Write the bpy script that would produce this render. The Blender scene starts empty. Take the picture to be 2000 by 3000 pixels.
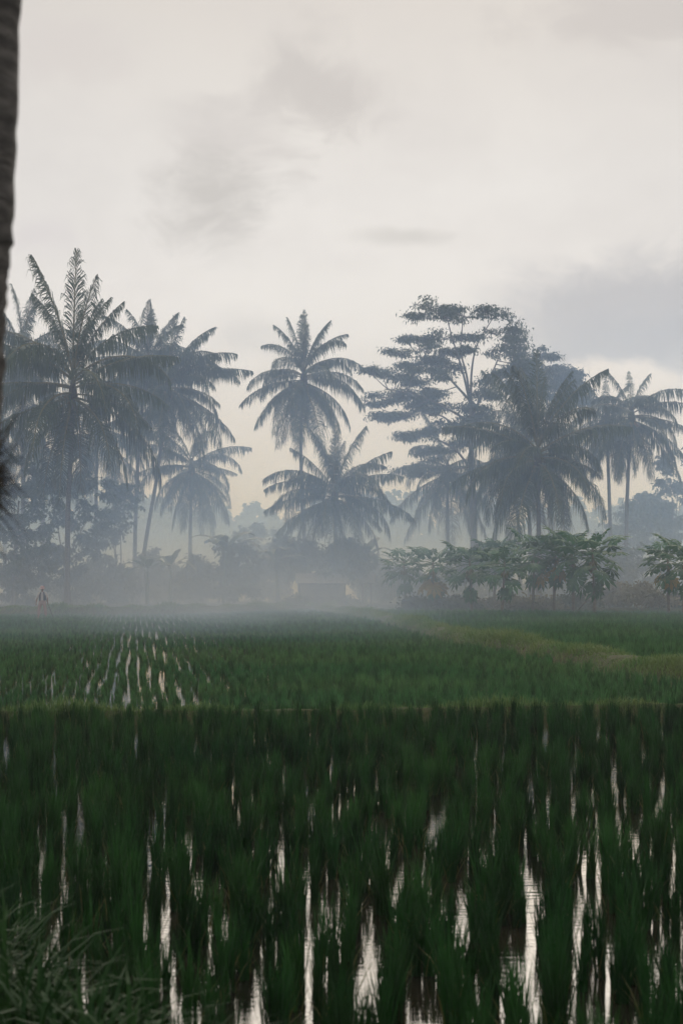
import bpy, math, random
import numpy as np
from mathutils import Vector, Matrix

random.seed(7)
RNG = np.random.default_rng(7)
R = math.radians
sc = bpy.context.scene
COL = sc.collection

# ------------------------------------------------------------------ camera
CAM_H = 2.2            # eye height above the paddy water
F = 6250.0             # focal length in photo pixels (75 mm on a 36 mm tall frame)
cam_d = bpy.data.cameras.new('camera')
cam = bpy.data.objects.new('camera', cam_d)
COL.objects.link(cam)
cam.location = (0, 0, CAM_H)
cam.rotation_euler = (R(90), 0, 0)
cam_d.sensor_fit = 'VERTICAL'
cam_d.sensor_height = 36
cam_d.sensor_width = 24
cam_d.lens = 75
cam_d.shift_y = 190 / 3000
cam_d.clip_start = 0.1
cam_d.clip_end = 5000
cam_d.dof.use_dof = True
cam_d.dof.focus_distance = 90
cam_d.dof.aperture_fstop = 5.6
sc.camera = cam

# ------------------------------------------------------------------ render / exposure
sc.render.engine = 'CYCLES'
sc.view_settings.view_transform = 'Standard'
sc.view_settings.look = 'None'
sc.view_settings.gamma = 1
sc.view_settings.exposure = 0.0
sc.view_settings.use_curve_mapping = False
sc.cycles.use_denoising = True
sc.cycles.use_adaptive_sampling = True
sc.cycles.adaptive_threshold = 0.02
sc.cycles.max_bounces = 6
sc.cycles.diffuse_bounces = 2
sc.cycles.glossy_bounces = 3
sc.cycles.transmission_bounces = 3
sc.cycles.transparent_max_bounces = 8
sc.cycles.volume_bounces = 2
sc.cycles.caustics_reflective = False
sc.cycles.caustics_refractive = False

# ------------------------------------------------------------------ node helpers
class NT:
    def __init__(s, tree):
        s.t = tree; s.n = tree.nodes; s.l = tree.links
    def add(s, typ, **kw):
        nd = s.n.new(typ)
        for k, v in kw.items():
            setattr(nd, k, v)
        return nd
    def put(s, sock, v):
        if isinstance(v, bpy.types.NodeSocket):
            s.l.new(v, sock)
        elif v is not None:
            sock.default_value = v
    def math(s, op, a, b=None, c=None, clamp=False):
        nd = s.add('ShaderNodeMath', operation=op, use_clamp=clamp)
        s.put(nd.inputs[0], a); s.put(nd.inputs[1], b)
        if c is not None: s.put(nd.inputs[2], c)
        return nd.outputs[0]
    def vmath(s, op, a, b=None):
        nd = s.add('ShaderNodeVectorMath', operation=op)
        s.put(nd.inputs[0], a); s.put(nd.inputs[1], b)
        return nd.outputs['Value'] if op == 'LENGTH' else nd.outputs[0]
    def mixc(s, f, a, b, blend='MIX'):
        nd = s.add('ShaderNodeMix', data_type='RGBA', blend_type=blend)
        s.put(nd.inputs[0], f); s.put(nd.inputs[6], a); s.put(nd.inputs[7], b)
        return nd.outputs[2]
    def noise(s, vec, scale, detail=4, rough=0.5):
        nd = s.add('ShaderNodeTexNoise')
        s.put(nd.inputs['Vector'], vec)
        nd.inputs['Scale'].default_value = scale
        nd.inputs['Detail'].default_value = detail
        nd.inputs['Roughness'].default_value = rough
        return nd.outputs['Fac']
    def maprange(s, v, a, b, c=0.0, d=1.0, smooth=True):
        nd = s.add('ShaderNodeMapRange', interpolation_type='SMOOTHSTEP' if smooth else 'LINEAR')
        s.put(nd.inputs[0], v)
        for i, x in enumerate((a, b, c, d)): nd.inputs[i + 1].default_value = x
        return nd.outputs[0]

def lin(r, g, b, k=1.0):
    f = lambda c: (c / 255 / 12.92) if c <= 10.3 else ((c / 255 + 0.055) / 1.055) ** 2.4
    return (f(r) * k, f(g) * k, f(b) * k, 1)

# ------------------------------------------------------------------ world: overcast dusk sky
SUN_EL, SUN_AZ = R(24), R(2)
SKY_K = 1.0
world = bpy.data.worlds.new('World')
sc.world = world
world.use_nodes = True
w = NT(world.node_tree)
w.n.clear()
out = w.add('ShaderNodeOutputWorld')
bg = w.add('ShaderNodeBackground')
w.l.new(bg.outputs[0], out.inputs[0])
bg.inputs['Strength'].default_value = 0.1
sky = w.add('ShaderNodeTexSky', sky_type='NISHITA')
sky.sun_disc = False
sky.sun_elevation = SUN_EL
sky.sun_rotation = SUN_AZ
sky.dust_density = 4
tc = w.add('ShaderNodeTexCoord')
d = tc.outputs['Generated']
sep = w.add('ShaderNodeSeparateXYZ'); w.l.new(d, sep.inputs[0])
az = w.math('ARCTAN2', sep.outputs[0], sep.outputs[1])
el = w.math('ARCSINE', sep.outputs[2])
ang = w.add('ShaderNodeCombineXYZ')
w.l.new(az, ang.inputs[0]); w.l.new(el, ang.inputs[1])
ang = ang.outputs[0]
ramp = w.add('ShaderNodeValToRGB')
w.l.new(w.math('DIVIDE', el, 0.6), ramp.inputs[0])
cr = ramp.color_ramp
cr.elements[0].position = 0.0;  cr.elements[0].color = lin(214, 211, 213)
cr.elements[1].position = 1.0;  cr.elements[1].color = lin(208, 205, 203)
for pos, c in ((0.10, lin(223, 218, 216)), (0.22, lin(228, 224, 221)), (0.30, lin(227, 224, 221)), (0.44, lin(213, 208, 203))):
    e = cr.elements.new(pos); e.color = c
col = ramp.outputs[0]
warp = w.add('ShaderNodeTexNoise'); w.l.new(ang, warp.inputs['Vector']); warp.inputs['Scale'].default_value = 14; warp.inputs['Detail'].default_value = 3
sky_v = w.vmath('MULTIPLY', w.vmath('ADD', ang, w.vmath('MULTIPLY', w.vmath('SUBTRACT', warp.outputs['Color'], (0.5, 0.5, 0.5)), (0.06, 0.045, 0.0))), (0.9, 1.35, 1.0))
n1 = w.noise(sky_v, 10.0, 7, 0.58)
n2 = w.noise(sky_v, 24.0, 8, 0.62)
# broad thin cloud mottling everywhere
col = w.mixc(w.maprange(n1, 0.36, 0.70, 0.0, 0.42), col, lin(205, 201, 200))
wob = w.math('MULTIPLY', w.math('SUBTRACT', n2, 0.5), 3.4)
def el_of(py): return math.atan((1690 - py) / F)
def cloud(px, py, rx, ry, c, amt, soft=1.0, wk=1.0):
    global col
    v = w.vmath('SUBTRACT', ang, ((px - 1000) / F, el_of(py), 0))
    v = w.vmath('MULTIPLY', v, (F / rx, F / ry, 0))
    dist = w.math('ADD', w.vmath('LENGTH', v), w.math('MULTIPLY', wob, wk))
    m = w.maprange(dist, 1.0 + 0.5 * soft, 1.0 - 0.8 * soft, 0.0, amt)
    col = w.mixc(m, col, lin(*c))
cloud(940, 270, 190, 140, (198, 194, 192), 1.0)
cloud(720, 400, 240, 90, (206, 202, 200), 0.8)
cloud(630, 590, 160, 130, (196, 193, 191), 1.0)
cloud(1190, 695, 150, 26, (206, 203, 200), 0.9)
cloud(760, 980, 190, 60, (203, 200, 199), 0.85)
cloud(1850, 60, 330, 90, (198, 193, 191), 0.8)
cloud(120, 700, 110, 70, (212, 207, 209), 0.6)
cloud(200, 180, 200, 80, (209, 203, 201), 0.5)
# bank of grey cloud on the right, paler puffs under it
cloud(2060, 945, 700, 200, (184, 184, 188), 1.0, 0.5, 0.35)
cloud(2200, 1010, 480, 140, (172, 174, 181), 0.8, 0.7, 0.5)
cloud(1830, 1120, 190, 60, (226, 220, 216), 1.0, 0.5, 0.6)
cloud(1500, 1230, 900, 110, (222, 216, 214), 0.5, 0.8, 0.5)
# overcast: a little of the clear sky's blue comes through the cloud
cl = w.mixc(1.0, col, (10 * SKY_K, 10 * SKY_K, 10 * SKY_K, 1), 'MULTIPLY')
cloud(1000, 880, 420, 150, (232, 229, 225), 0.5, 1.0, 0.8)
cl = w.mixc(1.0, col, (10 * SKY_K, 10 * SKY_K, 10 * SKY_K, 1), 'MULTIPLY')
fin = w.mixc(0.015, cl, sky.outputs[0])
w.l.new(fin, bg.inputs['Color'])
world.cycles.sampling_method = 'MANUAL'
world.cycles.sample_map_resolution = 512

# ------------------------------------------------------------------ sun behind thick cloud
sd = bpy.data.lights.new('sun', 'SUN')
sd.energy = 1.5
sd.angle = R(60)
sd.color = (1.0, 0.89, 0.74)
sun = bpy.data.objects.new('sun', sd)
COL.objects.link(sun)
sv = Vector((math.sin(SUN_AZ) * math.cos(SUN_EL), math.cos(SUN_AZ) * math.cos(SUN_EL), math.sin(SUN_EL)))
sun.rotation_euler = (-sv).to_track_quat('-Z', 'Y').to_euler()
sun.location = sv * 300

# ------------------------------------------------------------------ geometry helpers
def at(px, py, D):
    return np.array([(px - 1000) / F * D, D, CAM_H + (1690 - py) / F * D])

class MB:
    """collects triangles and quads, builds ONE mesh object"""
    def __init__(s):
        s.V = []; s.Q = []; s.T = []; s.QM = []; s.TM = []; s.n = 0
    def add(s, V, quads=None, tris=None, mi=0):
        V = np.asarray(V, dtype=np.float64).reshape(-1, 3)
        if quads is not None and len(quads):
            q = np.asarray(quads, dtype=np.int64).reshape(-1, 4) + s.n
            s.Q.append(q); s.QM.append(np.full(len(q), mi))
        if tris is not None and len(tris):
            t = np.asarray(tris, dtype=np.int64).reshape(-1, 3) + s.n
            s.T.append(t); s.TM.append(np.full(len(t), mi))
        s.V.append(V); s.n += len(V)
    def mesh(s, name, mats, smooth=False):
        me = bpy.data.meshes.new(name)
        V = np.concatenate(s.V) if s.V else np.zeros((0, 3))
        Q = np.concatenate(s.Q) if s.Q else np.zeros((0, 4), int)
        T = np.concatenate(s.T) if s.T else np.zeros((0, 3), int)
        mi = np.concatenate([np.concatenate(s.QM) if s.QM else np.zeros(0, int), np.concatenate(s.TM) if s.TM else np.zeros(0, int)]).astype(np.int32)
        me.vertices.add(len(V)); me.vertices.foreach_set('co', V.astype(np.float32).ravel())
        loops = np.concatenate([Q.ravel(), T.ravel()]).astype(np.int32)
        me.loops.add(len(loops)); me.loops.foreach_set('vertex_index', loops)
        tot = np.concatenate([np.full(len(Q), 4), np.full(len(T), 3)]).astype(np.int32)
        st = np.concatenate([[0], np.cumsum(tot)[:-1]]).astype(np.int32) if len(tot) else np.zeros(0, np.int32)
        me.polygons.add(len(tot)); me.polygons.foreach_set('loop_start', st); me.polygons.foreach_set('loop_total', tot)
        for m in (mats if isinstance(mats, (list, tuple)) else [mats]): me.materials.append(m)
        me.polygons.foreach_set('material_index', mi)
        me.polygons.foreach_set('use_smooth', np.full(len(tot), bool(smooth)))
        me.update(calc_edges=True)
        me.validate()
        return me
    def build(s, name, mats, parent=None, smooth=False, loc=None):
        return link(name, s.mesh(name, mats, smooth), parent, loc)

def link(name, data, parent=None, loc=None):
    o = bpy.data.objects.new(name, data)
    COL.objects.link(o)
    if parent is not None: o.parent = parent
    if loc is not None: o.location = loc
    return o

def tag(o, label=None, cat=None, group=None, kind=None):
    if label: o['label'] = label
    if cat: o['category'] = cat
    if group: o['group'] = group
    if kind: o['kind'] = kind
    return o

def thing(name, label, cat, loc, group=None, rz=0):
    o = link(name, None, None, loc)
    o.empty_display_size = 0.3
    o.rotation_euler = (0, 0, rz)
    return tag(o, label, cat, group)

def norm(v):
    v = np.asarray(v, float)
    return v / np.maximum(np.linalg.norm(v, axis=-1, keepdims=True), 1e-9)

def tube(mb, pts, rad, seg=8, mi=0, cap=True):
    pts = np.asarray(pts, float); n = len(pts)
    rad = np.broadcast_to(np.asarray(rad, float), (n,)) if np.ndim(rad) == 0 or len(np.atleast_1d(rad)) != n else np.asarray(rad, float)
    tan = norm(np.gradient(pts, axis=0))
    ref = np.array([1.0, 0, 0]) if abs(tan[0][0]) < 0.8 else np.array([0, 1.0, 0])
    a = norm(np.cross(tan, ref)); b = np.cross(tan, a)
    th = np.linspace(0, 2 * np.pi, seg, endpoint=False)
    V = pts[:, None, :] + rad[:, None, None] * (np.cos(th)[None, :, None] * a[:, None, :] + np.sin(th)[None, :, None] * b[:, None, :])
    V = V.reshape(-1, 3)
    i = np.arange(n - 1)[:, None] * seg; j = np.arange(seg)[None, :]; j2 = (j + 1) % seg
    q = np.stack([i + j, i + j2, i + seg + j2, i + seg + j], -1).reshape(-1, 4)
    tris = []
    if cap:
        V = np.concatenate([V, pts[:1], pts[-1:]])
        c0, c1 = n * seg, n * seg + 1
        k = np.arange(seg); k2 = (k + 1) % seg
        tris = np.concatenate([np.stack([k2, k, np.full(seg, c0)], -1), np.stack([(n - 1) * seg + k, (n - 1) * seg + k2, np.full(seg, c1)], -1)])
    mb.add(V, q, tris, mi)

def spline(ctrl, n):
    """Catmull-Rom through the control points"""
    c = np.asarray(ctrl, float)
    c = np.concatenate([2 * c[:1] - c[1:2], c, 2 * c[-1:] - c[-2:-1]])
    m = len(c) - 3
    out = []
    for t in np.linspace(0, m - 1e-6, n):
        k = int(t); u = t - k
        p0, p1, p2, p3 = c[k:k + 4]
        out.append(0.5 * (2 * p1 + (p2 - p0) * u + (2 * p0 - 5 * p1 + 4 * p2 - p3) * u * u + (3 * p1 - p0 - 3 * p2 + p3) * u ** 3))
    return np.array(out)

def ellipsoid(mb, c, r, nu=8, nv=6, mi=0, jit=0.0):
    V = []
    for i in range(nv + 1):
        ph = math.pi * i / nv
        for j in range(nu):
            th = 2 * math.pi * j / nu
            k = 1 + jit * (random.random() - 0.5)
            V.append((c[0] + r[0] * k * math.sin(ph) * math.cos(th), c[1] + r[1] * k * math.sin(ph) * math.sin(th), c[2] + r[2] * math.cos(ph)))
    q = [(i * nu + j, (i + 1) * nu + j, (i + 1) * nu + (j + 1) % nu, i * nu + (j + 1) % nu) for i in range(nv) for j in range(nu)]
    mb.add(V, q, None, mi)

def box(mb, c, s, mi=0):
    x, y, z = s[0] / 2, s[1] / 2, s[2] / 2
    V = [(c[0] + a * x, c[1] + b * y, c[2] + e * z) for a in (-1, 1) for b in (-1, 1) for e in (-1, 1)]
    mb.add(V, [(0, 1, 3, 2), (4, 6, 7, 5), (0, 4, 5, 1), (2, 3, 7, 6), (0, 2, 6, 4), (1, 5, 7, 3)], None, mi)

def leaves(mb, P, size, aspect=0.45, droop=0.5, mi=0):
    """one folded leaf-shaped face pair at every point of P"""
    n = len(P)
    az = RNG.uniform(0, 2 * np.pi, n)
    el = RNG.normal(-droop, 0.45, n)
    t = np.stack([np.cos(az) * np.cos(el), np.sin(az) * np.cos(el), np.sin(el)], -1)
    rr = norm(RNG.normal(size=(n, 3)) + np.array([0, 0, 0.8]))
    s = norm(np.cross(t, rr)); up = np.cross(s, t)
    L = (size * RNG.uniform(0.6, 1.35, n))[:, None]; W = L * aspect * 0.5
    a = P; b = P + t * L * 0.45 + s * W - up * W * 0.3; c = P + t * L - np.array([0, 0, 1]) * L * 0.15; e = P + t * L * 0.45 - s * W - up * W * 0.3
    V = np.stack([a, b, c, e], 1).reshape(-1, 3)
    i = np.arange(n)[:, None] * 4
    T = np.concatenate([i + np.array([[0, 1, 2]]), i + np.array([[0, 2, 3]])])
    mb.add(V, None, T, mi)

def ball_pts(c, r, n, shell=0.5):
    u = norm(RNG.normal(size=(n, 3)))
    k = RNG.uniform(0, 1, n) ** (1 / 3)
    k = shell * (0.75 + 0.25 * k) + (1 - shell) * k
    return np.asarray(c) + u * k[:, None] * np.asarray(r)

def clump_pts(c, r, nclump, nleaf, cr, shell=0.6):
    C = ball_pts(c, r, nclump, shell)
    k = RNG.integers(0, nclump, nleaf)
    return C[k] + RNG.normal(size=(nleaf, 3)) * np.asarray(cr) * RNG.uniform(0.6, 1.2, nclump)[k][:, None] * 0.6

# ------------------------------------------------------------------ materials
def mat(name):
    m = bpy.data.materials.new(name); m.use_nodes = True
    t = NT(m.node_tree); t.n.clear()
    o = t.add('ShaderNodeOutputMaterial')
    return m, t, o

def leaf_mat(name, c1, c2, trans=0.25, rough=0.55, scale=1.5, vary=0.35, spec=0.3):
    m, t, o = mat(name)
    geo = t.add('ShaderNodeNewGeometry'); oi = t.add('ShaderNodeObjectInfo')
    n = t.noise(geo.outputs['Position'], scale, 3)
    f = t.maprange(n, 0.3, 0.7)
    c = t.mixc(f, (*c1, 1), (*c2, 1))
    k = t.math('ADD', 1 - vary / 2, t.math('MULTIPLY', oi.outputs['Random'], vary))
    c = t.mixc(1.0, c, None, 'MULTIPLY')
    mul = t.n[-1]
    comb = t.add('ShaderNodeCombineColor')
    for i in range(3): t.l.new(k, comb.inputs[i])
    t.l.new(comb.outputs[0], mul.inputs[7])
    p = t.add('ShaderNodeBsdfPrincipled'); t.l.new(c, p.inputs['Base Color'])
    p.inputs['Roughness'].default_value = rough
    p.inputs['Specular IOR Level'].default_value = spec
    tr = t.add('ShaderNodeBsdfTranslucent'); t.l.new(c, tr.inputs['Color'])
    ms = t.add('ShaderNodeMixShader'); ms.inputs[0].default_value = trans
    t.l.new(p.outputs[0], ms.inputs[1]); t.l.new(tr.outputs[0], ms.inputs[2])
    t.l.new(ms.outputs[0], o.inputs['Surface'])
    return m

def rough_mat(name, c1, c2, scale=6, rough=0.85, bump=0.0, bscale=None, stretch=(1, 1, 1), spec=0.2):
    m, t, o = mat(name)
    tcn = t.add('ShaderNodeTexCoord')
    v = t.vmath('MULTIPLY', tcn.outputs['Object'], stretch)
    n = t.noise(v, scale, 6, 0.6)
    c = t.mixc(t.maprange(n, 0.3, 0.7), (*c1, 1), (*c2, 1))
    p = t.add('ShaderNodeBsdfPrincipled'); t.l.new(c, p.inputs['Base Color'])
    p.inputs['Roughness'].default_value = rough
    p.inputs['Specular IOR Level'].default_value = spec
    if bump:
        b = t.add('ShaderNodeBump'); b.inputs['Strength'].default_value = bump
        b.inputs['Distance'].default_value = 0.05
        t.l.new(t.noise(v, bscale or scale * 4, 5, 0.6), b.inputs['Height'])
        t.l.new(b.outputs[0], p.inputs['Normal'])
    t.l.new(p.outputs[0], o.inputs['Surface'])
    return m

M = {}
M['frond'] = leaf_mat('palm_frond', (0.030, 0.055, 0.020), (0.055, 0.085, 0.028), 0.25, 0.45, 0.6)
M['frond_old'] = leaf_mat('palm_frond_old', (0.075, 0.080, 0.030), (0.11, 0.085, 0.040), 0.25, 0.6, 0.8)
M['rachis'] = rough_mat('palm_rachis', (0.10, 0.11, 0.035), (0.16, 0.13, 0.05), 4)
M['fibre'] = rough_mat('palm_fibre', (0.03, 0.025, 0.02), (0.07, 0.055, 0.04), 9, 0.95, 0.6)
M['coconut'] = rough_mat('coconut_husk', (0.16, 0.13, 0.04), (0.26, 0.15, 0.05), 4, 0.6)
M['palm_bark'] = rough_mat('palm_bark', (0.075, 0.068, 0.064), (0.17, 0.155, 0.145), 5, 0.9, 0.5, 16, (1, 1, 4))
M['bark'] = rough_mat('bark', (0.09, 0.08, 0.065), (0.19, 0.165, 0.13), 4, 0.9, 0.5, 14, (1, 1, 0.4))
M['feather_leaf'] = leaf_mat('feather_leaf', (0.032, 0.055, 0.022), (0.060, 0.085, 0.030), 0.22, 0.55, 0.35)
M['broad_leaf'] = leaf_mat('broad_leaf', (0.028, 0.052, 0.022), (0.052, 0.080, 0.030), 0.22, 0.5, 0.5)
M['shrub_leaf'] = leaf_mat('shrub_leaf', (0.035, 0.060, 0.022), (0.075, 0.085, 0.035), 0.22, 0.55, 0.7)
M['dry_leaf'] = leaf_mat('dry_leaf', (0.24, 0.22, 0.15), (0.16, 0.15, 0.09), 0.2, 0.7, 0.7)
M['papaya_leaf'] = leaf_mat('papaya_leaf', (0.028, 0.120, 0.040), (0.055, 0.155, 0.050), 0.28, 0.45, 0.9)
M['papaya_old'] = leaf_mat('papaya_old_leaf', (0.30, 0.22, 0.04), (0.22, 0.17, 0.04), 0.3, 0.55, 0.9)
M['papaya_fruit'] = rough_mat('papaya_fruit', (0.05, 0.09, 0.03), (0.14, 0.12, 0.03), 3, 0.4)
M['papaya_bark'] = rough_mat('papaya_bark', (0.13, 0.115, 0.09), (0.22, 0.20, 0.165), 6, 0.85, 0.4)
M['banana_leaf'] = leaf_mat('banana_leaf', (0.045, 0.085, 0.025), (0.075, 0.115, 0.035), 0.3, 0.4, 0.7)
M['rice'] = leaf_mat('rice_leaf_shaded', (0.010, 0.050, 0.013), (0.030, 0.092, 0.021), 0.10, 0.6, 0.35, 1.0, 0.1)  # near crop: the foreground's shade is put into a darker leaf colour
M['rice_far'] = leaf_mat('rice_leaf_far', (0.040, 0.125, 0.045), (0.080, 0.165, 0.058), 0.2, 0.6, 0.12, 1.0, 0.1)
M['rice_dry'] = leaf_mat('rice_leaf_yellow', (0.10, 0.115, 0.03), (0.15, 0.14, 0.045), 0.2, 0.6, 0.8)
M['grass'] = leaf_mat('bund_grass', (0.085, 0.185, 0.045), (0.16, 0.22, 0.070), 0.25, 0.6, 0.6)
M['bank_grass'] = leaf_mat('bank_grass', (0.010, 0.040, 0.010), (0.026, 0.066, 0.016), 0.12, 0.6, 1.2, 0.35, 0.1)
M['mud'] = rough_mat('mud', (0.035, 0.027, 0.018), (0.075, 0.060, 0.040), 1.2, 0.6, 0.6, 5)
M['bund'] = rough_mat('bund_earth', (0.04, 0.065, 0.022), (0.09, 0.085, 0.04), 2.2, 0.9, 0.6, 9)
M['ground'] = rough_mat('ground_cover', (0.035, 0.05, 0.02), (0.075, 0.075, 0.035), 0.3, 0.95, 0.4, 4)

def water_mat():
    m, t, o = mat('paddy_water')
    geo = t.add('ShaderNodeNewGeometry')
    p = t.add('ShaderNodeBsdfPrincipled')
    v = t.vmath('MULTIPLY', geo.outputs['Position'], (1, 1, 1))
    c = t.mixc(t.maprange(t.noise(v, 0.9, 4), 0.35, 0.7), (0.012, 0.011, 0.009, 1), (0.035, 0.028, 0.019, 1))
    t.l.new(c, p.inputs['Base Color'])
    p.inputs['Roughness'].default_value = 0.03
    p.inputs['IOR'].default_value = 1.40
    b = t.add('ShaderNodeBump'); b.inputs['Strength'].default_value = 0.13; b.inputs['Distance'].default_value = 0.02
    v2 = t.vmath('MULTIPLY', geo.outputs['Position'], (0.7, 2.6, 1))
    h = t.math('ADD', t.noise(v2, 5.0, 2), t.math('MULTIPLY', t.noise(v2, 11.0, 1), 0.12))
    t.l.new(h, b.inputs['Height']); t.l.new(b.outputs[0], p.inputs['Normal'])
    t.l.new(p.outputs[0], o.inputs['Surface'])
    return m
M['water'] = water_mat()

# ------------------------------------------------------------------ the setting: ground, water, bunds, bank
def sheet(name, x0, x1, y0, y1, z, m, nx=1, ny=1, amp=0.0):
    mb = MB()
    xs = np.linspace(x0, x1, nx + 1); ys = np.linspace(y0, y1, ny + 1)
    X, Y = np.meshgrid(xs, ys)
    Z = np.full_like(X, z) + (RNG.uniform(-amp, amp, X.shape) if amp else 0)
    V = np.stack([X, Y, Z], -1).reshape(-1, 3)
    i = np.arange(ny)[:, None] * (nx + 1) + np.arange(nx)[None, :]
    i = i.ravel()
    mb.add(V, np.stack([i, i + 1, i + nx + 2, i + nx + 1], -1))
    o = mb.build(name, m, None, True)
    o['kind'] = 'structure'
    return o

sheet('ground', -330, 330, -60, 700, -0.10, M['ground'], 30, 30)
sheet('paddy_mud', -60, 60, 6, 136, -0.06, M['mud'])
sheet('paddy_water', -59, 59, 6.2, 135, 0.0, M['water'])

def bund(name, ctrl, width, height, n=60, m=None):
    """a low earth bank along a line of ground points"""
    c = spline([(x, y, 0) for x, y in ctrl], n)
    tan = norm(np.gradient(c, axis=0)); side = np.stack([-tan[:, 1], tan[:, 0], 0 * tan[:, 0]], -1)
    prof = [(-0.62, -0.11), (-0.42, 0.55), (-0.2, 0.95), (0.0, 1.0), (0.2, 0.93), (0.42, 0.5), (0.62, -0.11)]
    V = []
    for k in range(n):
        for (a, h) in prof:
            j = random.uniform(-0.06, 0.06)
            V.append(c[k] + side[k] * (a + j) * width + np.array([0, 0, h * height if h > 0 else h]) + np.array([0, 0, random.uniform(-0.02, 0.02)]))
    q = [(k * 7 + j, k * 7 + j + 1, (k + 1) * 7 + j + 1, (k + 1) * 7 + j) for k in range(n - 1) for j in range(6)]
    mb = MB(); mb.add(V, q)
    o = mb.build(name, m or M['bund'], None, True)
    o['kind'] = 'structure'
    return c, side

BUND_B = [(-14, 31.2), (-6, 31.6), (-3, 31.9), (0, 32.3), (3.5, 33.2), (6, 33.9), (9, 34.6), (16, 35.5)]
BUND_A = [(10.5, 37.0), (8.6, 40.5), (7.2, 45), (6.2, 55), (4.4, 68), (3.4, 84), (2.4, 100), (0.6, 118), (-1.5, 134)]
BUND_C = [(-40, 124), (-24, 122), (-16, 120), (-10, 123), (-4, 130), (0, 135)]
cB, sB = bund('bund_cross', BUND_B, 0.5, 0.20, 80)
cA, sA = bund('bund_side', BUND_A, 0.95, 0.36, 120)
cC, sC = bund('bund_far', BUND_C, 1.6, 0.5, 60)
# raised dry land under the trees
landY = 134
mb = MB()
nx = 60; xs = np.linspace(-120, 120, nx + 1)
V = []
for x in xs:
    e = 133.5 + 1.5 * math.sin(x * 0.23) + random.uniform(-0.5, 0.5) - (14 * max(0, min(1, (x - 4) / 5)))
    V += [(x, e, -0.12), (x, e + 0.7, 0.38 + random.uniform(-0.05, 0.05)), (x, e + 14, 0.45), (x, 420, 0.5)]
mb.add(V, [(4 * k + j, 4 * k + 4 + j, 4 * k + 5 + j, 4 * k + 1 + j) for k in range(nx) for j in range(3)])
o = mb.build('terrain', M['ground'], None, True); o['kind'] = 'structure'

# near bank (the camera stands on it; only its left corner shows)
def bank_edge(x):
    return 8.3 + 0.12 * math.sin(x * 3) + (max(0.0, -0.75 - x) * 2.2 if x < -0.75 else 0.0)
mb = MB(); V = []; xs = np.linspace(-9, 9, 61)
for x in xs:
    e = min(bank_edge(x), 16)
    V += [(x, -40, 0.6), (x, e - 3.0, 0.55), (x, e - 1.0, 0.42 + random.uniform(-.04, .04)), (x, e - 0.35, 0.25 + random.uniform(-.04, .04)), (x, e + 0.1, -0.12)]
mb.add(V, [(5 * k + j, 5 * k + 5 + j, 5 * k + 6 + j, 5 * k + 1 + j) for k in range(60) for j in range(4)])
o = mb.build('near_bank', M['bund'], None, True); o['kind'] = 'structure'

# ------------------------------------------------------------------ blades (rice, grass)
def blades(mb, base, hgt, lean, width, seg=3, curve=0.9, mi=0):
    """arching blades: base (n,3), heights (n), lean angle (n)"""
    n = len(base)
    az = RNG.uniform(0, 2 * np.pi, n)
    hd = np.stack([np.cos(az), np.sin(az), 0 * az], -1)
    sd_ = np.stack([-np.sin(az), np.cos(az), 0 * az], -1)
    pts = []
    p = base.copy(); ang_ = lean.copy()
    step = (hgt / seg)
    rows = []
    for k in range(seg + 1):
        wk = width * (1.0, 0.95, 0.7, 0.4, 0.2)[k] if k < seg else None
        if k < seg:
            rows.append(p - sd_ * (wk / 2)[:, None]); rows.append(p + sd_ * (wk / 2)[:, None])
        else:
            rows.append(p)
        dirv = hd * np.sin(ang_)[:, None] + np.array([0, 0, 1.0]) * np.cos(ang_)[:, None]
        p = p + dirv * step[:, None]
        ang_ = ang_ + curve * RNG.uniform(0.1, 1.0, n) * 0.45
    V = np.stack(rows, 1); m = V.shape[1]
    V = V.reshape(-1, 3); i = np.arange(n)[:, None] * m
    Q = []
    for k in range(seg - 1):
        Q.append(i + np.array([[2 * k, 2 * k + 1, 2 * k + 3, 2 * k + 2]]))
    T = i + np.array([[2 * (seg - 1), 2 * (seg - 1) + 1, 2 * seg]])
    mb.add(V, np.concatenate(Q) if Q else None, T, mi)

def rice_mesh(name, nb, h, spread, width, leanmax, m, curve=0.9):
    mb = MB()
    a = RNG.uniform(0, 2 * np.pi, 3)
    blades(mb, np.stack([spread * np.cos(a), spread * np.sin(a), np.full(3, -0.05)], -1), h * RNG.uniform(0.4, 0.75, 3), RNG.uniform(0.15, 0.45, 3), np.full(3, width * 0.8), 3, curve * 2.2, 1)
    a = RNG.uniform(0, 2 * np.pi, nb); r = spread * np.sqrt(RNG.uniform(0, 1, nb))
    base = np.stack([r * np.cos(a), r * np.sin(a), np.full(nb, -0.05)], -1)
    blades(mb, base, h * RNG.uniform(0.65, 1.1, nb), np.abs(RNG.normal(0, leanmax * 0.55, nb)), width * RNG.uniform(0.7, 1.2, nb), 3, curve)
    return mb.mesh(name, [m, M['rice_dry']])

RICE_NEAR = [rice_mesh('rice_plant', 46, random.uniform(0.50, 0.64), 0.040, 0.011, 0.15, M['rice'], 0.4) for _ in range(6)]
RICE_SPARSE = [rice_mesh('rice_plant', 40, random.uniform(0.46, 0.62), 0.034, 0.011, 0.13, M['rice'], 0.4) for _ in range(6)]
RICE_FAR = [rice_mesh('rice_tuft', 20, random.uniform(0.34, 0.46), 0.040, 0.016, 0.18, M['rice_far'], 0.5) for _ in range(4)]

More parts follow.
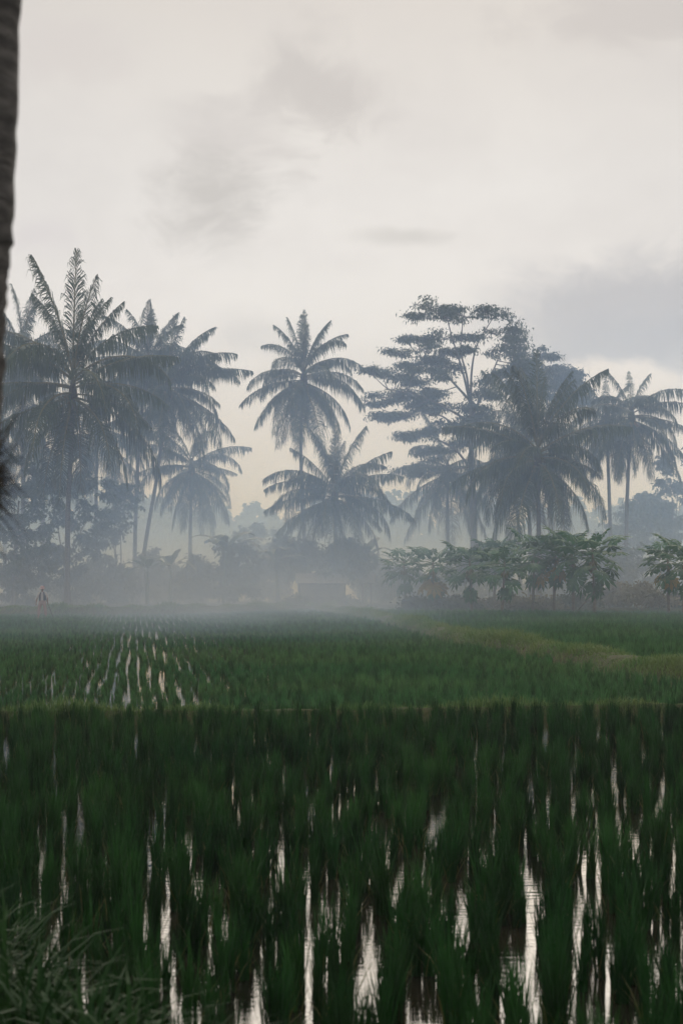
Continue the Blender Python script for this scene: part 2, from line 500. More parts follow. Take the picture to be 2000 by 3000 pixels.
def gn_scatter(name, P, rot, scl, var, sources, kind_label):
    """one object whose points carry instances of the given plants (uncountable stuff)"""
    me = bpy.data.meshes.new(name)
    me.vertices.add(len(P)); me.vertices.foreach_set('co', np.asarray(P, np.float32).ravel())
    for nm, typ, data in (('rot', 'FLOAT_VECTOR', rot), ('scl', 'FLOAT_VECTOR', scl), ('variant', 'INT', var)):
        at_ = me.attributes.new(nm, typ, 'POINT')
        at_.data.foreach_set('vector' if typ == 'FLOAT_VECTOR' else 'value', np.asarray(data, np.float32 if typ != 'INT' else np.int32).ravel())
    o = link(name, me)
    ng = bpy.data.node_groups.new(name, 'GeometryNodeTree')
    ng.interface.new_socket('Geometry', in_out='INPUT', socket_type='NodeSocketGeometry')
    ng.interface.new_socket('Geometry', in_out='OUTPUT', socket_type='NodeSocketGeometry')
    gi = ng.nodes.new('NodeGroupInput'); go = ng.nodes.new('NodeGroupOutput')
    ins = ng.nodes.new('GeometryNodeInstanceOnPoints')
    jn = ng.nodes.new('GeometryNodeJoinGeometry')
    for s in reversed(sources):
        oi = ng.nodes.new('GeometryNodeObjectInfo'); oi.transform_space = 'ORIGINAL'
        oi.inputs['Object'].default_value = s
        oi.inputs['As Instance'].default_value = True
        ng.links.new(oi.outputs['Geometry'], jn.inputs[0])
    def attr(nm, typ):
        a = ng.nodes.new('GeometryNodeInputNamedAttribute'); a.data_type = typ
        a.inputs['Name'].default_value = nm
        return a.outputs['Attribute']
    ng.links.new(gi.outputs[0], ins.inputs['Points'])
    ng.links.new(jn.outputs[0], ins.inputs['Instance'])
    ins.inputs['Pick Instance'].default_value = True
    ng.links.new(attr('variant', 'INT'), ins.inputs['Instance Index'])
    ng.links.new(attr('rot', 'FLOAT_VECTOR'), ins.inputs['Rotation'])
    ng.links.new(attr('scl', 'FLOAT_VECTOR'), ins.inputs['Scale'])
    ng.links.new(ins.outputs[0], go.inputs[0])
    mod = o.modifiers.new('scatter', 'NODES'); mod.node_group = ng
    tag(o, kind_label, 'rice', kind='stuff')
    return o

def interp_x(ctrl, y):
    c = sorted(ctrl, key=lambda p: p[1])
    return np.interp(y, [p[1] for p in c], [p[0] for p in c])
def interp_y(ctrl, x):
    c = sorted(ctrl, key=lambda p: p[0])
    return np.interp(x, [p[0] for p in c], [p[1] for p in c])

def hills(y0, y1, slope, dx, dy, jit, halfw):
    """planted rows running away from the viewer with a lateral slope"""
    pts = []
    ys = np.arange(y0, y1, dy)
    for iy, y in enumerate(ys):
        hw = halfw(y)
        k0 = math.ceil((-hw - slope * y) / dx); k1 = math.floor((hw - slope * y) / dx)
        k = np.arange(k0, k1 + 1)
        x = k * dx + slope * y
        pts.append(np.stack([x, np.full(len(x), y), 0 * x], -1))
    P = np.concatenate(pts)
    P[:, :2] += RNG.normal(size=(len(P), 2)) * jit
    return P

# near paddy
P = hills(8.6, 31.8, 0.024, 0.28, 0.24, 0.058, lambda y: 0.162 * y + 1.2)
row = np.round((P[:, 0] - 0.024 * P[:, 1]) / 0.28)
P[:, 0] += 0.085 * np.sin(P[:, 1] * 1.15 + row * 2.1) + 0.03 * np.sin(row * 12.9)
keep = (P[:, 1] < interp_y(BUND_B, P[:, 0]) - 0.5 - 0.12 * np.sin(P[:, 0] * 4.3))
keep &= P[:, 1] > np.array([bank_edge(x) for x in P[:, 0]]) + 0.25
keep &= RNG.uniform(size=len(P)) > np.interp(P[:, 1], [13, 26], [0.09, 0.10])
P = P[keep]
inview = np.abs(P[:, 0]) < 0.16 * P[:, 1] + 0.12
order = np.argsort(np.where((P[:, 1] > 9.6) & inview, P[:, 1], 999 + P[:, 1]))
ind = order[:300]; rest = order[300:]
srcs = []
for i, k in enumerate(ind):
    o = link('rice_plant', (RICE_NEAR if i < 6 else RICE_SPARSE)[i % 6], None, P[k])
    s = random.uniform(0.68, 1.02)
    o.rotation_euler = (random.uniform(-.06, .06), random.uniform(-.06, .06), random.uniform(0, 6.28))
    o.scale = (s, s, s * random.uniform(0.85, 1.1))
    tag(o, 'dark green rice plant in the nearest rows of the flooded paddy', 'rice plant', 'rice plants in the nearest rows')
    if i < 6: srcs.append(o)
def scatter_rice(name, P, sources, smin, smax, lab, wave=0.12, grow=1.0):
    n = len(P)
    rot = np.stack([RNG.normal(0, 0.05, n), RNG.normal(0, 0.05, n), RNG.uniform(0, 6.28, n)], -1)
    big = 1 + wave * np.sin(P[:, 0] * 0.31 + 1.3 * np.sin(P[:, 1] * 0.11)) * np.cos(P[:, 1] * 0.17)
    s = RNG.uniform(smin, smax, n) * big * grow
    scl = np.stack([s, s, s * RNG.uniform(0.85, 1.12, n)], -1)
    return gn_scatter(name, P, rot, scl, RNG.integers(0, len(sources), n), sources, lab)
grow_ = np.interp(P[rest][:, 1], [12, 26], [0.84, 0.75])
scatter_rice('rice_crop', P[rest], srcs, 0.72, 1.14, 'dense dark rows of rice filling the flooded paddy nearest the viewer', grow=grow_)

# two far-rice seedlings stand as real plants at the near edge of the middle paddy and serve as sources
P = hills(32.6, 134, -0.0976, 0.25, 0.22, 0.042, lambda y: 0.168 * y + 4)
row = np.round((P[:, 0] + 0.0976 * P[:, 1]) / 0.25)
P[:, 0] += 0.035 * np.sin(P[:, 1] * 0.35 + row * 1.3)
keep = (P[:, 1] > interp_y(BUND_B, P[:, 0]) + 0.6)
keep &= (P[:, 0] < interp_x(BUND_A, P[:, 1]) - 1.0 - 0.5 * np.sin(P[:, 1] * 0.7) ** 2) | (P[:, 1] < 36.5)
keep &= P[:, 1] < interp_y(BUND_C, np.clip(P[:, 0], -40, 0)) - 1.3
keep &= ~((np.abs(P[:, 0] + 15.5) < 0.6) & (np.abs(P[:, 1] - 111) < 0.9))
keep &= RNG.uniform(size=len(P)) > np.interp(P[:, 0] / P[:, 1] * F + 1000, [350, 900], [0.07, 0.06])
P = P[keep]
o4 = np.argsort(P[:, 1] + 3 * np.abs(P[:, 0]))[:4]
fsrc = []
for i, k in enumerate(o4):
    o = link('rice_plant', RICE_FAR[i], None, P[k])
    tag(o, 'small rice plant just beyond the cross bund', 'rice plant', 'rice plants just beyond the cross bund')
    fsrc.append(o)
P = np.delete(P, o4, 0)
# young, thin rice on the left where water shows between the rows; taller towards the middle
u = (P[:, 0] / P[:, 1]) * F + 1000
sm = np.clip((u - 500) / 600, 0, 1)
smL = 0.54 + 0.46 * sm
n = len(P)
rot = np.stack([RNG.normal(0, 0.05, n), RNG.normal(0, 0.05, n), RNG.uniform(0, 6.28, n)], -1)
s = RNG.uniform(0.65, 1.2, n) * smL * (1 + 0.12 * np.sin(P[:, 0] * 0.4 + P[:, 1] * 0.07))
scl = np.stack([s, s, s * RNG.uniform(0.85, 1.12, n)], -1)
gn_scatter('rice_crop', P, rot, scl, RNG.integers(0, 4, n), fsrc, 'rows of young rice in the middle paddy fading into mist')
# right paddy behind the side bund
P = hills(38, 121, 0.05, 0.28, 0.26, 0.04, lambda y: 0.168 * y + 4)
keep = (P[:, 0] > interp_x(BUND_A, P[:, 1]) + 0.75)
keep &= P[:, 1] < 119.5 + 14 * (P[:, 0] < 5)
P = P[keep]
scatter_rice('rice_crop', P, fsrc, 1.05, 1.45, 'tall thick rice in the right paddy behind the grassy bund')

# grass on the bunds and bank
def grass_on(name, c, side, half, top, n, hmin, hmax, width, label, m, lean=0.5):
    k = RNG.integers(0, len(c) - 1, n); u = RNG.uniform(0, 1, n)[:, None]
    a = RNG.normal(0, 0.5, n)
    a = np.clip(a, -1, 1)
    p = c[k] * (1 - u) + c[k + 1] * u + side[k] * (a * half)[:, None]
    p[:, 2] = top * (1 - 0.75 * np.abs(a) ** 2) - 0.03
    mb = MB()
    patch = np.clip(0.9 + 0.45 * np.sin(p[:, 0] * 2.7 + p[:, 1]) + 0.45 * np.sin(p[:, 0] * 0.9 + p[:, 1] * 0.33 + 1), 0.25, 1.9)
    blades(mb, p, RNG.uniform(hmin, hmax, n) * patch, np.abs(RNG.normal(0, lean, n)), np.full(n, width) * RNG.uniform(0.6, 1.3, n), 3, 1.3)
    o = mb.build(name, m)
    return tag(o, label, 'grass', kind='stuff')
grass_on('bund_grass', cB, sB, 0.28, 0.20, 16000, 0.05, 0.2, 0.011, 'short yellowish grass along the low cross bund', M['grass'])
grass_on('bund_grass', cA, sA, 0.6, 0.36, 46000, 0.08, 0.30, 0.017, 'short yellow green grass along the side bund on the right', M['grass'])
grass_on('bund_grass', cC, sC, 0.95, 0.5, 14000, 0.1, 0.3, 0.03, 'pale grass bank behind the standing farmer', M['grass'])
M['straw'] = leaf_mat('straw', (0.15, 0.18, 0.08), (0.24, 0.24, 0.13), 0.2, 0.7, 0.9)
c2 = cA + sA * 1.05
grass_on('straw_litter', c2[:100], sA[:100], 0.45, 0.05, 5000, 0.05, 0.2, 0.016, 'pale dry straw lying along the foot of the side bund', M['straw'], 0.9)
n = 1500
x = RNG.uniform(-3.0, -0.55, n); e = np.array([bank_edge(v) for v in x])
dy = RNG.uniform(-1.6, 0.05, n)
p = np.stack([x, e + dy, np.interp(dy, [-3, -1, -0.35, 0.1], [0.55, 0.42, 0.25, -0.1])], -1)
mb = MB(); blades(mb, p, RNG.uniform(0.2, 0.65, n), np.abs(RNG.normal(0.1, 0.5, n)), RNG.uniform(0.014, 0.032, n), 4, 1.4)
tag(mb.build('bank_grass', M['bank_grass']), 'long arching grass on the near bank at the lower left', 'grass', kind='stuff')

# ------------------------------------------------------------------ coconut palms
def frond_mesh(L, e0, droop, azi, hang=1.0, twist=0.0, npair=112, young=0.0, old=False, sidebend=0.0):
    """feather leaf: rachis curve plus leaflets that hang with gravity; starts at the origin"""
    ns = 15
    s = np.linspace(0, 1, ns)
    el_ = e0 - droop * s ** 1.35
    azs = azi + sidebend * s ** 2
    dv = np.stack([np.cos(azs) * np.cos(el_), np.sin(azs) * np.cos(el_), np.sin(el_)], -1)
    pts = np.concatenate([[np.zeros(3)], np.cumsum((dv[:-1] + dv[1:]) / 2 * (L / (ns - 1)), 0)])
    mb = MB()
    tube(mb, pts, np.linspace(0.055, 0.010, ns) * (L / 5), 5, 1)
    tt = np.linspace(0.13, 0.995, npair); tt = np.repeat(tt, 2); sg = np.tile([1.0, -1.0], npair)
    tt = np.clip(tt + RNG.normal(0, 0.006, len(tt)), 0.1, 1)
    keep = RNG.uniform(size=len(tt)) > (0.10 if old else 0.03)
    tt, sg = tt[keep], sg[keep]
    ip = lambda A: np.stack([np.interp(tt, s, A[:, k]) for k in range(3)], -1)
    p0 = ip(pts); tn = norm(ip(dv))
    horiz = np.stack([-np.sin(np.interp(tt, s, azs)), np.cos(np.interp(tt, s, azs)), 0 * tt], -1)
    upv = norm(np.cross(tn, horiz))
    upv = np.where((upv[:, 2:3] < 0), -upv, upv)
    if twist:
        horiz, upv = horiz * math.cos(twist) + upv * math.sin(twist), upv * math.cos(twist) - horiz * math.sin(twist)
    ll = np.interp(tt, [0.1, 0.25, 0.5, 0.75, 0.92, 1.0], [0.40, 0.85, 1.0, 0.86, 0.55, 0.2]) * 0.29 * L * (1 - 0.3 * young)
    ll = ll * RNG.uniform(0.6, 1.12, len(tt)) * (1 + 0.15 * np.sin(tt * 40 + azi * 9))
    fwd = np.interp(tt, [0.1, 0.6, 1.0], [0.30, 0.50, 2.2]) + 1.9 * young
    d0 = norm(horiz * sg[:, None] + tn * fwd[:, None] + upv * (RNG.uniform(-0.35, 0.05, len(tt)) + 0.3 * young)[:, None])
    G = np.array([0, 0, -1.0])
    g = (hang * RNG.uniform(0.55, 1.25, len(tt)))[:, None]
    d1 = norm(d0 * 0.75 + G * g * 0.9); d2 = norm(d0 * 0.35 + G * g * 1.6)
    a = p0; b = a + d0 * (ll * 0.35)[:, None]; c = b + d1 * (ll * 0.35)[:, None]; e = c + d2 * (ll * 0.3)[:, None]
    wv = norm(tn + 0.25 * RNG.normal(size=tn.shape)) * (0.021 * L / 5 * RNG.uniform(0.8, 1.25, len(tt)))[:, None]
    V = np.stack([a - wv * 0.6, a + wv * 0.6, b - wv, b + wv, c - wv * 0.85, c + wv * 0.85, e], 1).reshape(-1, 3)
    i = np.arange(len(tt))[:, None] * 7
    mb.add(V, np.concatenate([i + np.array([[0, 1, 3, 2]]), i + np.array([[2, 3, 5, 4]])]), i + np.array([[4, 5, 6]]), 0)
    return mb.mesh('frond', [M['frond_old'] if old else M['frond'], M['rachis']])

def palm(label, crown, trunk_px, D, L, n=26, fronds=None, seed=0, nuts=True, group='coconut palms along the field edge', rtrunk=0.15, spread=(86, -58), stretch=0.55, dead=2):
    """crown: photo point of the crown's heart; trunk_px: photo points from base to crown"""
    random.seed(seed)
    base = at(trunk_px[0][0], trunk_px[0][1], D); base[2] = 0.3
    root = thing('coconut_palm', label, 'palm tree', base, group)
    pts = [np.zeros(3)] + [at(x, y, D) - base + np.array([0, random.uniform(-.3, .3), 0]) for x, y in trunk_px[1:]] + [at(crown[0], crown[1], D) - base]
    top = pts[-1]
    h = top[2]
    nt = max(24, int(h * 5))
    tr = spline(pts, nt)
    zz = np.linspace(0, 1, nt)
    rad = rtrunk * (1.0 - 0.35 * zz) + 0.12 * np.exp(-zz * h / 0.5)
    rad = rad * (1 + 0.05 * (np.arange(nt) % 2)) * (1 + np.array([random.uniform(-.03, .03) for _ in range(nt)]))
    mb = MB(); tube(mb, tr, rad, 10); mb.build('trunk', M['palm_bark'], root, True)
    mb = MB()
    tube(mb, [top + (0, 0, -0.55), top + (0, 0, -0.2), top + (0, 0, 0.25), top + (0, 0, 0.8)], [0.13, 0.26, 0.24, 0.06], 9)
    mb.build('crown_shaft', M['fibre'], root, True)
    lst = []
    if fronds:
        for f in fronds: lst.append(f)
    m = n - len(lst)
    a0 = random.uniform(0, 360)
    for i in range(max(0, m)):
        t = (i + 0.5) / m
        e = spread[0] + (spread[1] - spread[0]) * t ** 0.95 + random.uniform(-7, 7)
        lst.append((a0 + i * 137.5 + random.uniform(-14, 14), e, L * random.uniform(0.86, 1.06) * (0.8 if t < 0.1 else 1.0), None))
    for i, (azd, e, l, dr) in enumerate(lst):
        young = max(0.0, min(1.0, (e - 55) / 35))
        given = dr is not None
        if dr is None:
            dr = (26 + 74 * (1 - abs(e) / 95)) * random.uniform(0.75, 1.25) * (0.5 if e > 62 else 1.0)
        dr = min(dr * (1.05 if given else 1.35) * random.uniform(0.85, 1.2), e + 86)
        l = l * random.uniform(0.9, 1.08)
        if e < 40 and random.random() < 0.12: l *= 0.72
        e_ = R(e); old = e < -38 and random.random() < 0.22
        me = frond_mesh(l, e_, R(dr), R(azd), hang=(0.25 + 2.3 * (1 - young)) * random.uniform(0.85, 1.2), young=young, old=old,
                        twist=random.uniform(-0.22, 0.22), sidebend=random.uniform(-0.45, 0.45) * (1 - young))
        o = link('frond', me, root)
        o.location = Vector(top + np.array([0, 0, stretch * max(-0.25, math.sin(e_))]))
    for i in range(dead):
        azd = random.uniform(0, 360)
        o = link('frond', frond_mesh(L * 0.8, R(-72), R(16), R(azd), hang=1.0, old=True, npair=30), root)
        o.location = Vector(top + np.array([0, 0, -0.3]))
        o['label'] = 'dry hanging frond'
    if nuts:
        for b in range(3):
            mb = MB(); a = random.uniform(0, 6.28)
            for k in range(5):
                q = top + np.array([math.cos(a) * 0.32 + random.uniform(-.14, .14), math.sin(a) * 0.32 + random.uniform(-.14, .14), -0.45 + random.uniform(-.22, .15)])
                ellipsoid(mb, q, (0.11, 0.11, 0.14), 7, 5)
            mb.build('coconut_bunch', M['coconut'], root, True)
    return root

# (azimuth deg: 0 right, 90 away, 180 left, 270 towards the viewer; start elevation; length; droop)
palm('tallest coconut palm on the left with a tall upright spear of young fronds', (214, 1150), [(198, 1775), (200, 1500), (210, 1300)], 128, 7.2, 33, seed=11, rtrunk=0.17, stretch=1.2,
     fronds=[(80, 87, 7.9, 8), (172, 77, 7.1, 16), (350, 76, 5.6, 30), (10, 66, 5.6, 26), (20, 56, 6.2, 50), (165, 50, 6.8, 45), (190, 40, 6.6, 50), (355, 30, 6.4, 35), (10, 14, 6.2, 45), (180, 12, 6.4, 30), (345, -4, 6.0, 40), (195, -14, 6.6, 25)])
palm('coconut palm half hidden behind the blurred trunk at the left edge', (66, 1060), [(70, 1775), (68, 1400)], 142, 5.6, 26, seed=12)
palm('lower coconut palm wedged between the far left palm and the tallest palm', (125, 1300), [(132, 1775), (128, 1550)], 147, 5.0, 17, seed=25)
palm('coconut palm behind the blurred trunk with its crown low in the haze', (8, 1250), [(18, 1775), (12, 1500)], 150, 5.0, 17, seed=26)
palm('straight coconut palm standing just left of the leaning palm', (438, 1080), [(393, 1775), (399, 1500), (412, 1230)], 146, 5.2, 34, seed=13,
     fronds=[(90, 86, 3.8, 10), (20, 70, 4.0, 45), (160, 62, 4.6, 40), (185, 22, 5.2, 30), (195, -10, 5.4, 45)])
palm('leaning coconut palm with a thin curved trunk left of centre', (492, 1140), [(404, 1775), (428, 1590), (462, 1380)], 143, 5.6, 38, seed=14,
     fronds=[(60, 84, 4.6, 12), (350, 68, 5.0, 45), (10, 50, 5.2, 55), (0, 26, 5.4, 30), (340, 4, 5.2, 50), (0, -18, 5.2, 35)])
palm('short coconut palm right of the leaning palm with drooping fronds', (562, 1375), [(556, 1775), (557, 1560)], 150, 4.8, 30, seed=15, spread=(70, -66),
     fronds=[(0, 8, 4.6, 30), (15, 38, 4.3, 55), (185, 10, 4.4, 45), (205, -40, 4.6, 20), (330, -38, 4.8, 22), (350, -24, 4.6, 30), (160, 40, 4.0, 40)])
palm('tall slender coconut palm in the centre standing alone against the sky', (890, 1115), [(903, 1775), (887, 1500), (881, 1280)], 145, 4.8, 42, seed=16, stretch=0.6,
     fronds=[(85, 88, 4.3, 5), (100, 82, 4.0, 8), (150, 78, 4.0, 16), (20, 76, 4.0, 30), (10, 66, 4.2, 48), (165, 66, 3.9, 70), (0, 44, 4.6, 75), (185, 26, 4.8, 95), (10, 22, 4.8, 80),
             (190, 0, 5.2, 55), (200, -22, 5.2, 40), (355, 6, 4.9, 78), (345, -18, 4.9, 50), (335, -34, 5.0, 38), (0, -42, 5.2, 24), (225, -48, 5.6, 24), (300, -52, 5.4, 20), (265, -58, 5.2, 14), (250, -46, 5.0, 30)])
palm('broad low coconut palm right behind the central palm', (980, 1458), [(984, 1775), (982, 1600)], 139, 5.0, 38, seed=17, spread=(84, -40),
     fronds=[(80, 86, 4.2, 6), (0, 4, 5.2, 40), (180, 6, 5.0, 35), (20, 34, 5.0, 50), (10, 48, 4.6, 28), (185, 30, 4.6, 50), (350, -16, 5.0, 35), (195, -14, 5.0, 30), (160, 56, 4.4, 25)])
palm('coconut palm in the shade behind the tallest left palm', (285, 1285), [(286, 1775), (283, 1520)], 150, 5.2, 23, seed=18)
palm('hazy drooping coconut palm under the feathery tree', (1310, 1385), [(1314, 1775), (1311, 1570)], 150, 5.2, 22, seed=19, spread=(80, -64),
     fronds=[(190, -20, 5.4, 45), (205, -44, 5.4, 25), (330, -42, 5.4, 28), (180, 20, 5.0, 55)])
palm('largest bushy coconut palm of the right hand cluster', (1574, 1350), [(1578, 1775), (1578, 1560)], 132, 6.3, 36, seed=20, rtrunk=0.18, stretch=0.9, spread=(88, -50),
     fronds=[(90, 84, 5.8, 10), (150, 70, 5.6, 25), (30, 68, 5.6, 28), (0, 35, 6.0, 45), (180, 32, 6.0, 45), (0, 5, 6.2, 45), (180, 2, 6.2, 45)])
palm('coconut palm crowded behind the left side of the bushy right cluster', (1540, 1300), [(1551, 1775), (1550, 1560)], 141, 5.6, 24, seed=21)
palm('thin dark coconut palm in the left back of the right cluster', (1500, 1370), [(1523, 1775), (1520, 1560)], 146, 5.4, 22, seed=22)
palm('left palm of the pair at the far right of the grove', (1775, 1240), [(1790, 1775), (1786, 1500)], 146, 4.5, 26, seed=23, spread=(60, -58),
     fronds=[(90, 80, 3.0, 10), (170, 70, 3.2, 30), (20, 66, 3.2, 35)])
palm('right palm of the pair near the right edge with arching fronds', (1848, 1225), [(1834, 1775), (1835, 1500)], 142, 4.7, 28, seed=24, spread=(60, -58),
     fronds=[(100, 82, 2.9, 8), (150, 68, 3.2, 30), (30, 70, 3.2, 30), (0, 48, 4.6, 65), (10, 30, 4.8, 70), (350, 2, 5.0, 45), (345, -20, 5.2, 40), (335, -36, 5.2, 30)])

# ------------------------------------------------------------------ the feathery tree (flat layered canopy)
def Z3(x, y): return (1050 + x * 0.606, 800 + y * 0.606)
def layered_tree(label, trunk_px, D, stems, plates, seed, leaf, dens=1.0):
    random.seed(seed)
    base = at(trunk_px[0][0], trunk_px[0][1], D); base[2] = 0.3
    root = thing('shade_tree', label, 'tree', base)
    tp = spline([at(x, y, D) - base if i else np.zeros(3) for i, (x, y) in enumerate(trunk_px)], 30)
    mb = MB(); tube(mb, tp, np.linspace(0.28, 0.13, 30), 9); mb.build('trunk', M['bark'], root, True)
    nodes = [p for p in tp[14:]]
    for st in stems:
        yo = [0] + [random.uniform(-1.2, 1.2)] * (len(st) - 1)
        sp = spline([at(x, y, D) - base + np.array([0, o_ * i / 2, 0]) for i, ((x, y), o_) in enumerate(zip(st, yo))], 18)
        mb = MB(); tube(mb, sp, np.linspace(0.095, 0.03, 18), 7); mb.build('limb', M['bark'], root, True)
        nodes += list(sp[4:])
    nodes = np.array(nodes)
    crown = MB()
    k = D / F
    plates = list(plates)
    for (x, y, hw, hh) in list(plates):
        for _ in range(1):
            plates.append((x + random.uniform(-1.25, 1.25) * hw, y + random.uniform(-0.9, 1.9) * hh, hw * random.uniform(0.28, 0.45), hh * random.uniform(0.35, 0.7)))
    for (x, y, hw, hh) in plates:
        tilt = random.uniform(-0.25, 0.25)
        dep = random.uniform(-2.6, 2.6)
        c = at(x, y, D) - base + np.array([0, dep, 0])
        rx, rz = hw * k * 1.15, hh * k * 1.1
        ry = rx * random.uniform(0.9, 1.3)
        # limb from the closest lower stem point
        cand = nodes[nodes[:, 2] < c[2] + 0.2]
        if not len(cand): cand = nodes
        q = cand[np.argmin(np.linalg.norm((cand - c) * np.array([1, 0.7, 1.5]), axis=1))]
        mid = q * 0.45 + c * 0.55 + np.array([0, 0, -0.12 * np.linalg.norm(c - q) * 0.6])
        sp = spline([q, mid, c + np.array([0, 0, -rz * 0.2])], 9)
        mb = MB(); tube(mb, sp, np.linspace(0.04, 0.015, 9), 5); 
        for _ in range(4):
            e_ = c + np.array([random.uniform(-1, 1) * rx, random.uniform(-1, 1) * ry, random.uniform(-.2, .3) * rz])
            tube(mb, spline([sp[5], (sp[8] + e_) / 2 + np.array([0, 0, -0.1]), e_], 5), np.linspace(0.025, 0.01, 5), 4)
        mb.build('limb', M['bark'], root, True)
        ncl = max(8, int(rx * ry * 2.9))
        n_ = int(ncl * 62 * dens)
        th = RNG.uniform(0, 2 * np.pi, ncl); rr = np.sqrt(RNG.uniform(0, 1, ncl))
        C = np.stack([c[0] + rx * rr * np.cos(th), c[1] + ry * rr * np.sin(th), c[2] + rz * (0.75 * (1 - rr ** 2) - 0.35) + RNG.normal(0, 0.32, ncl) * rz + tilt * rx * rr * np.cos(th) - 0.22 * rr ** 3 * rx * RNG.uniform(0, 1, ncl)], -1)
        ki = RNG.integers(0, ncl, n_)
        Pp = C[ki] + RNG.normal(size=(n_, 3)) * np.array([0.32, 0.32, 0.10])
        leaves(crown, Pp, leaf, 0.36, 0.6)
    crown.build('crown', M['feather_leaf'], root)
    return root

plates1 = [(320,165,62,45),(420,195,95,45),(540,190,90,35),(670,195,85,28),(290,305,72,26),(380,305,50,36),(185,392,48,20),(330,370,78,28),(330,425,55,18),(640,285,115,30),
           (735,285,42,25),(690,365,78,42),(760,360,40,30),(430,450,62,13),(110,478,56,20),(190,490,60,22),(265,498,58,22),(390,508,50,24),(95,592,68,26),(200,570,78,22),
           (300,592,60,18),(400,568,66,22),(105,690,48,16),(212,682,40,16),(330,640,78,20),(430,640,76,24),(620,505,55,50),(600,575,60,34),(250,775,58,20),(345,765,58,20),
           (420,720,76,24),(520,700,58,34),(360,858,58,26),(245,942,68,20),(385,925,78,34),(470,820,66,32),(560,640,58,34),(610,700,58,42),(520,360,40,12),(760,440,60,50)]
layered_tree('tall feathery shade tree with flat layered branches against the sky', [(1388, 1775), (1386, 1500), (1380, 1330), (1378, 1180)], 147,
             [[Z3(540, 640), Z3(500, 480), Z3(450, 330), Z3(420, 230)], [Z3(540, 640), Z3(520, 500), Z3(490, 380), Z3(500, 220)], [Z3(542, 640), Z3(545, 480), Z3(570, 350), Z3(640, 230)],
              [Z3(540, 620), Z3(450, 520), Z3(380, 440), Z3(300, 400)], [Z3(540, 720), Z3(430, 660), Z3(300, 600), Z3(140, 570)], [Z3(545, 820), Z3(460, 740), Z3(380, 690), Z3(250, 690)],
              [Z3(548, 960), Z3(470, 860), Z3(360, 800), Z3(270, 790)], [Z3(545, 700), Z3(600, 580), Z3(660, 450), Z3(700, 350)]],
             [(*Z3(x, y), a * .606, b * .606) for x, y, a, b in plates1], 31, 0.23)
plates2 = [(870,405,60,38),(830,445,60,45),(980,445,55,35),(1015,500,58,36),(940,480,60,45),(1085,548,46,16),(900,525,70,35),(780,480,60,45),(1040,560,60,30),(960,560,80,30),(850,560,80,35),(760,560,60,40),(1100,600,60,25)]
layered_tree('rounded dark tree rising behind the bushy right palms', [(1612, 1775), (1614, 1400), (1616, 1240)], 158,
             [[Z3(930, 720), Z3(900, 600), Z3(860, 440)], [Z3(930, 720), Z3(960, 600), Z3(1000, 500)]],
             [(*Z3(x, y), a * .606, b * .606) for x, y, a, b in plates2], 32, 0.30, 1.2)

# ------------------------------------------------------------------ broadleaf trees and shrubs
def broad_tree(name, label, base_px, D, clumps, leaf=0.32, nleaf=5200, seed=0, m='broad_leaf', cat='tree', group=None, rt=0.16, stems=1):
    """clumps: photo ellipses (x, y, half width, half height)"""
    random.seed(seed)
    base = at(base_px, 1775, D); base[2] = 0.25
    root = thing(name, label, cat, base, group)
    k = D / F
    tot = sum(a * b for _, _, a, b in clumps)
    crown = MB(); C = []
    for (x, y, a, b) in clumps:
        c = at(x, y, D) - base + np.array([0, random.uniform(-1, 1) * a * k * 0.5, 0])
        C.append(c)
        n_ = int(nleaf * a * b / tot)
        leaves(crown, clump_pts(c, (a * k, a * k, b * k), max(6, n_ // 70), n_, (0.42, 0.42, 0.26), 0.7), leaf, 0.48, 0.45)
    crown.build('crown' if cat == 'tree' else 'foliage', M[m], root)
    C = np.array(C); topz = C[:, 2].max()
    for s_ in range(stems):
        off = np.array([random.uniform(-.5, .5), random.uniform(-.4, .4), 0]) * (stems > 1)
        cen = C.mean(0) + off * 2
        sp = spline([off, off + np.array([cen[0] * 0.25, 0, topz * 0.35]), np.array([cen[0] * 0.8, cen[1], topz * 0.8])], 14)
        mb = MB(); tube(mb, sp, np.linspace(rt, rt * 0.35, 14), 7); mb.build('trunk' if cat == 'tree' else 'stem', M['bark'], root, True)
    for c in C:
        q = sp[5 + random.randrange(6)]
        mb = MB(); tube(mb, spline([q, (q + c) / 2 + np.array([0, 0, 0.15]), c], 8), np.linspace(rt * 0.4, rt * 0.12, 8), 5); mb.build('branch', M['bark'], root, True)
    return root

broad_tree('leafy_tree', 'dark leafy tree at the far left beneath the palms', 40, 134, [(30, 1480, 90, 70), (90, 1560, 90, 70), (10, 1620, 80, 80), (60, 1680, 110, 60), (130, 1450, 60, 50), (40, 1390, 70, 60)], nleaf=6500, seed=41)
broad_tree('leafy_tree', 'loose leafy tree behind the tallest left palm trunk', 190, 139, [(170, 1560, 80, 60), (230, 1620, 70, 60), (150, 1660, 90, 60), (260, 1520, 60, 40), (200, 1450, 80, 60), (270, 1420, 60, 50), (140, 1400, 60, 50)], nleaf=6000, seed=42)
broad_tree('leafy_tree', 'slim small tree with thin stems left of the leaning palm', 345, 144, [(330, 1530, 46, 34), (360, 1470, 40, 30), (310, 1580, 40, 26), (350, 1420, 36, 26)], nleaf=2600, seed=43, rt=0.07, stems=2)
broad_tree('leafy_tree', 'bluish leafy tree at the right edge behind the palms', 1975, 152, [(1985, 1380, 60, 60), (1990, 1480, 80, 60), (1940, 1520, 60, 50), (2010, 1570, 80, 60), (1900, 1560, 70, 50)], nleaf=8000, seed=44)
broad_tree('leafy_tree', 'low round leafy tree right of the far palm pair', 1880, 156, [(1880, 1490, 60, 40), (1850, 1540, 70, 50), (1920, 1470, 50, 36), (1800, 1580, 60, 50)], nleaf=5200, seed=45)
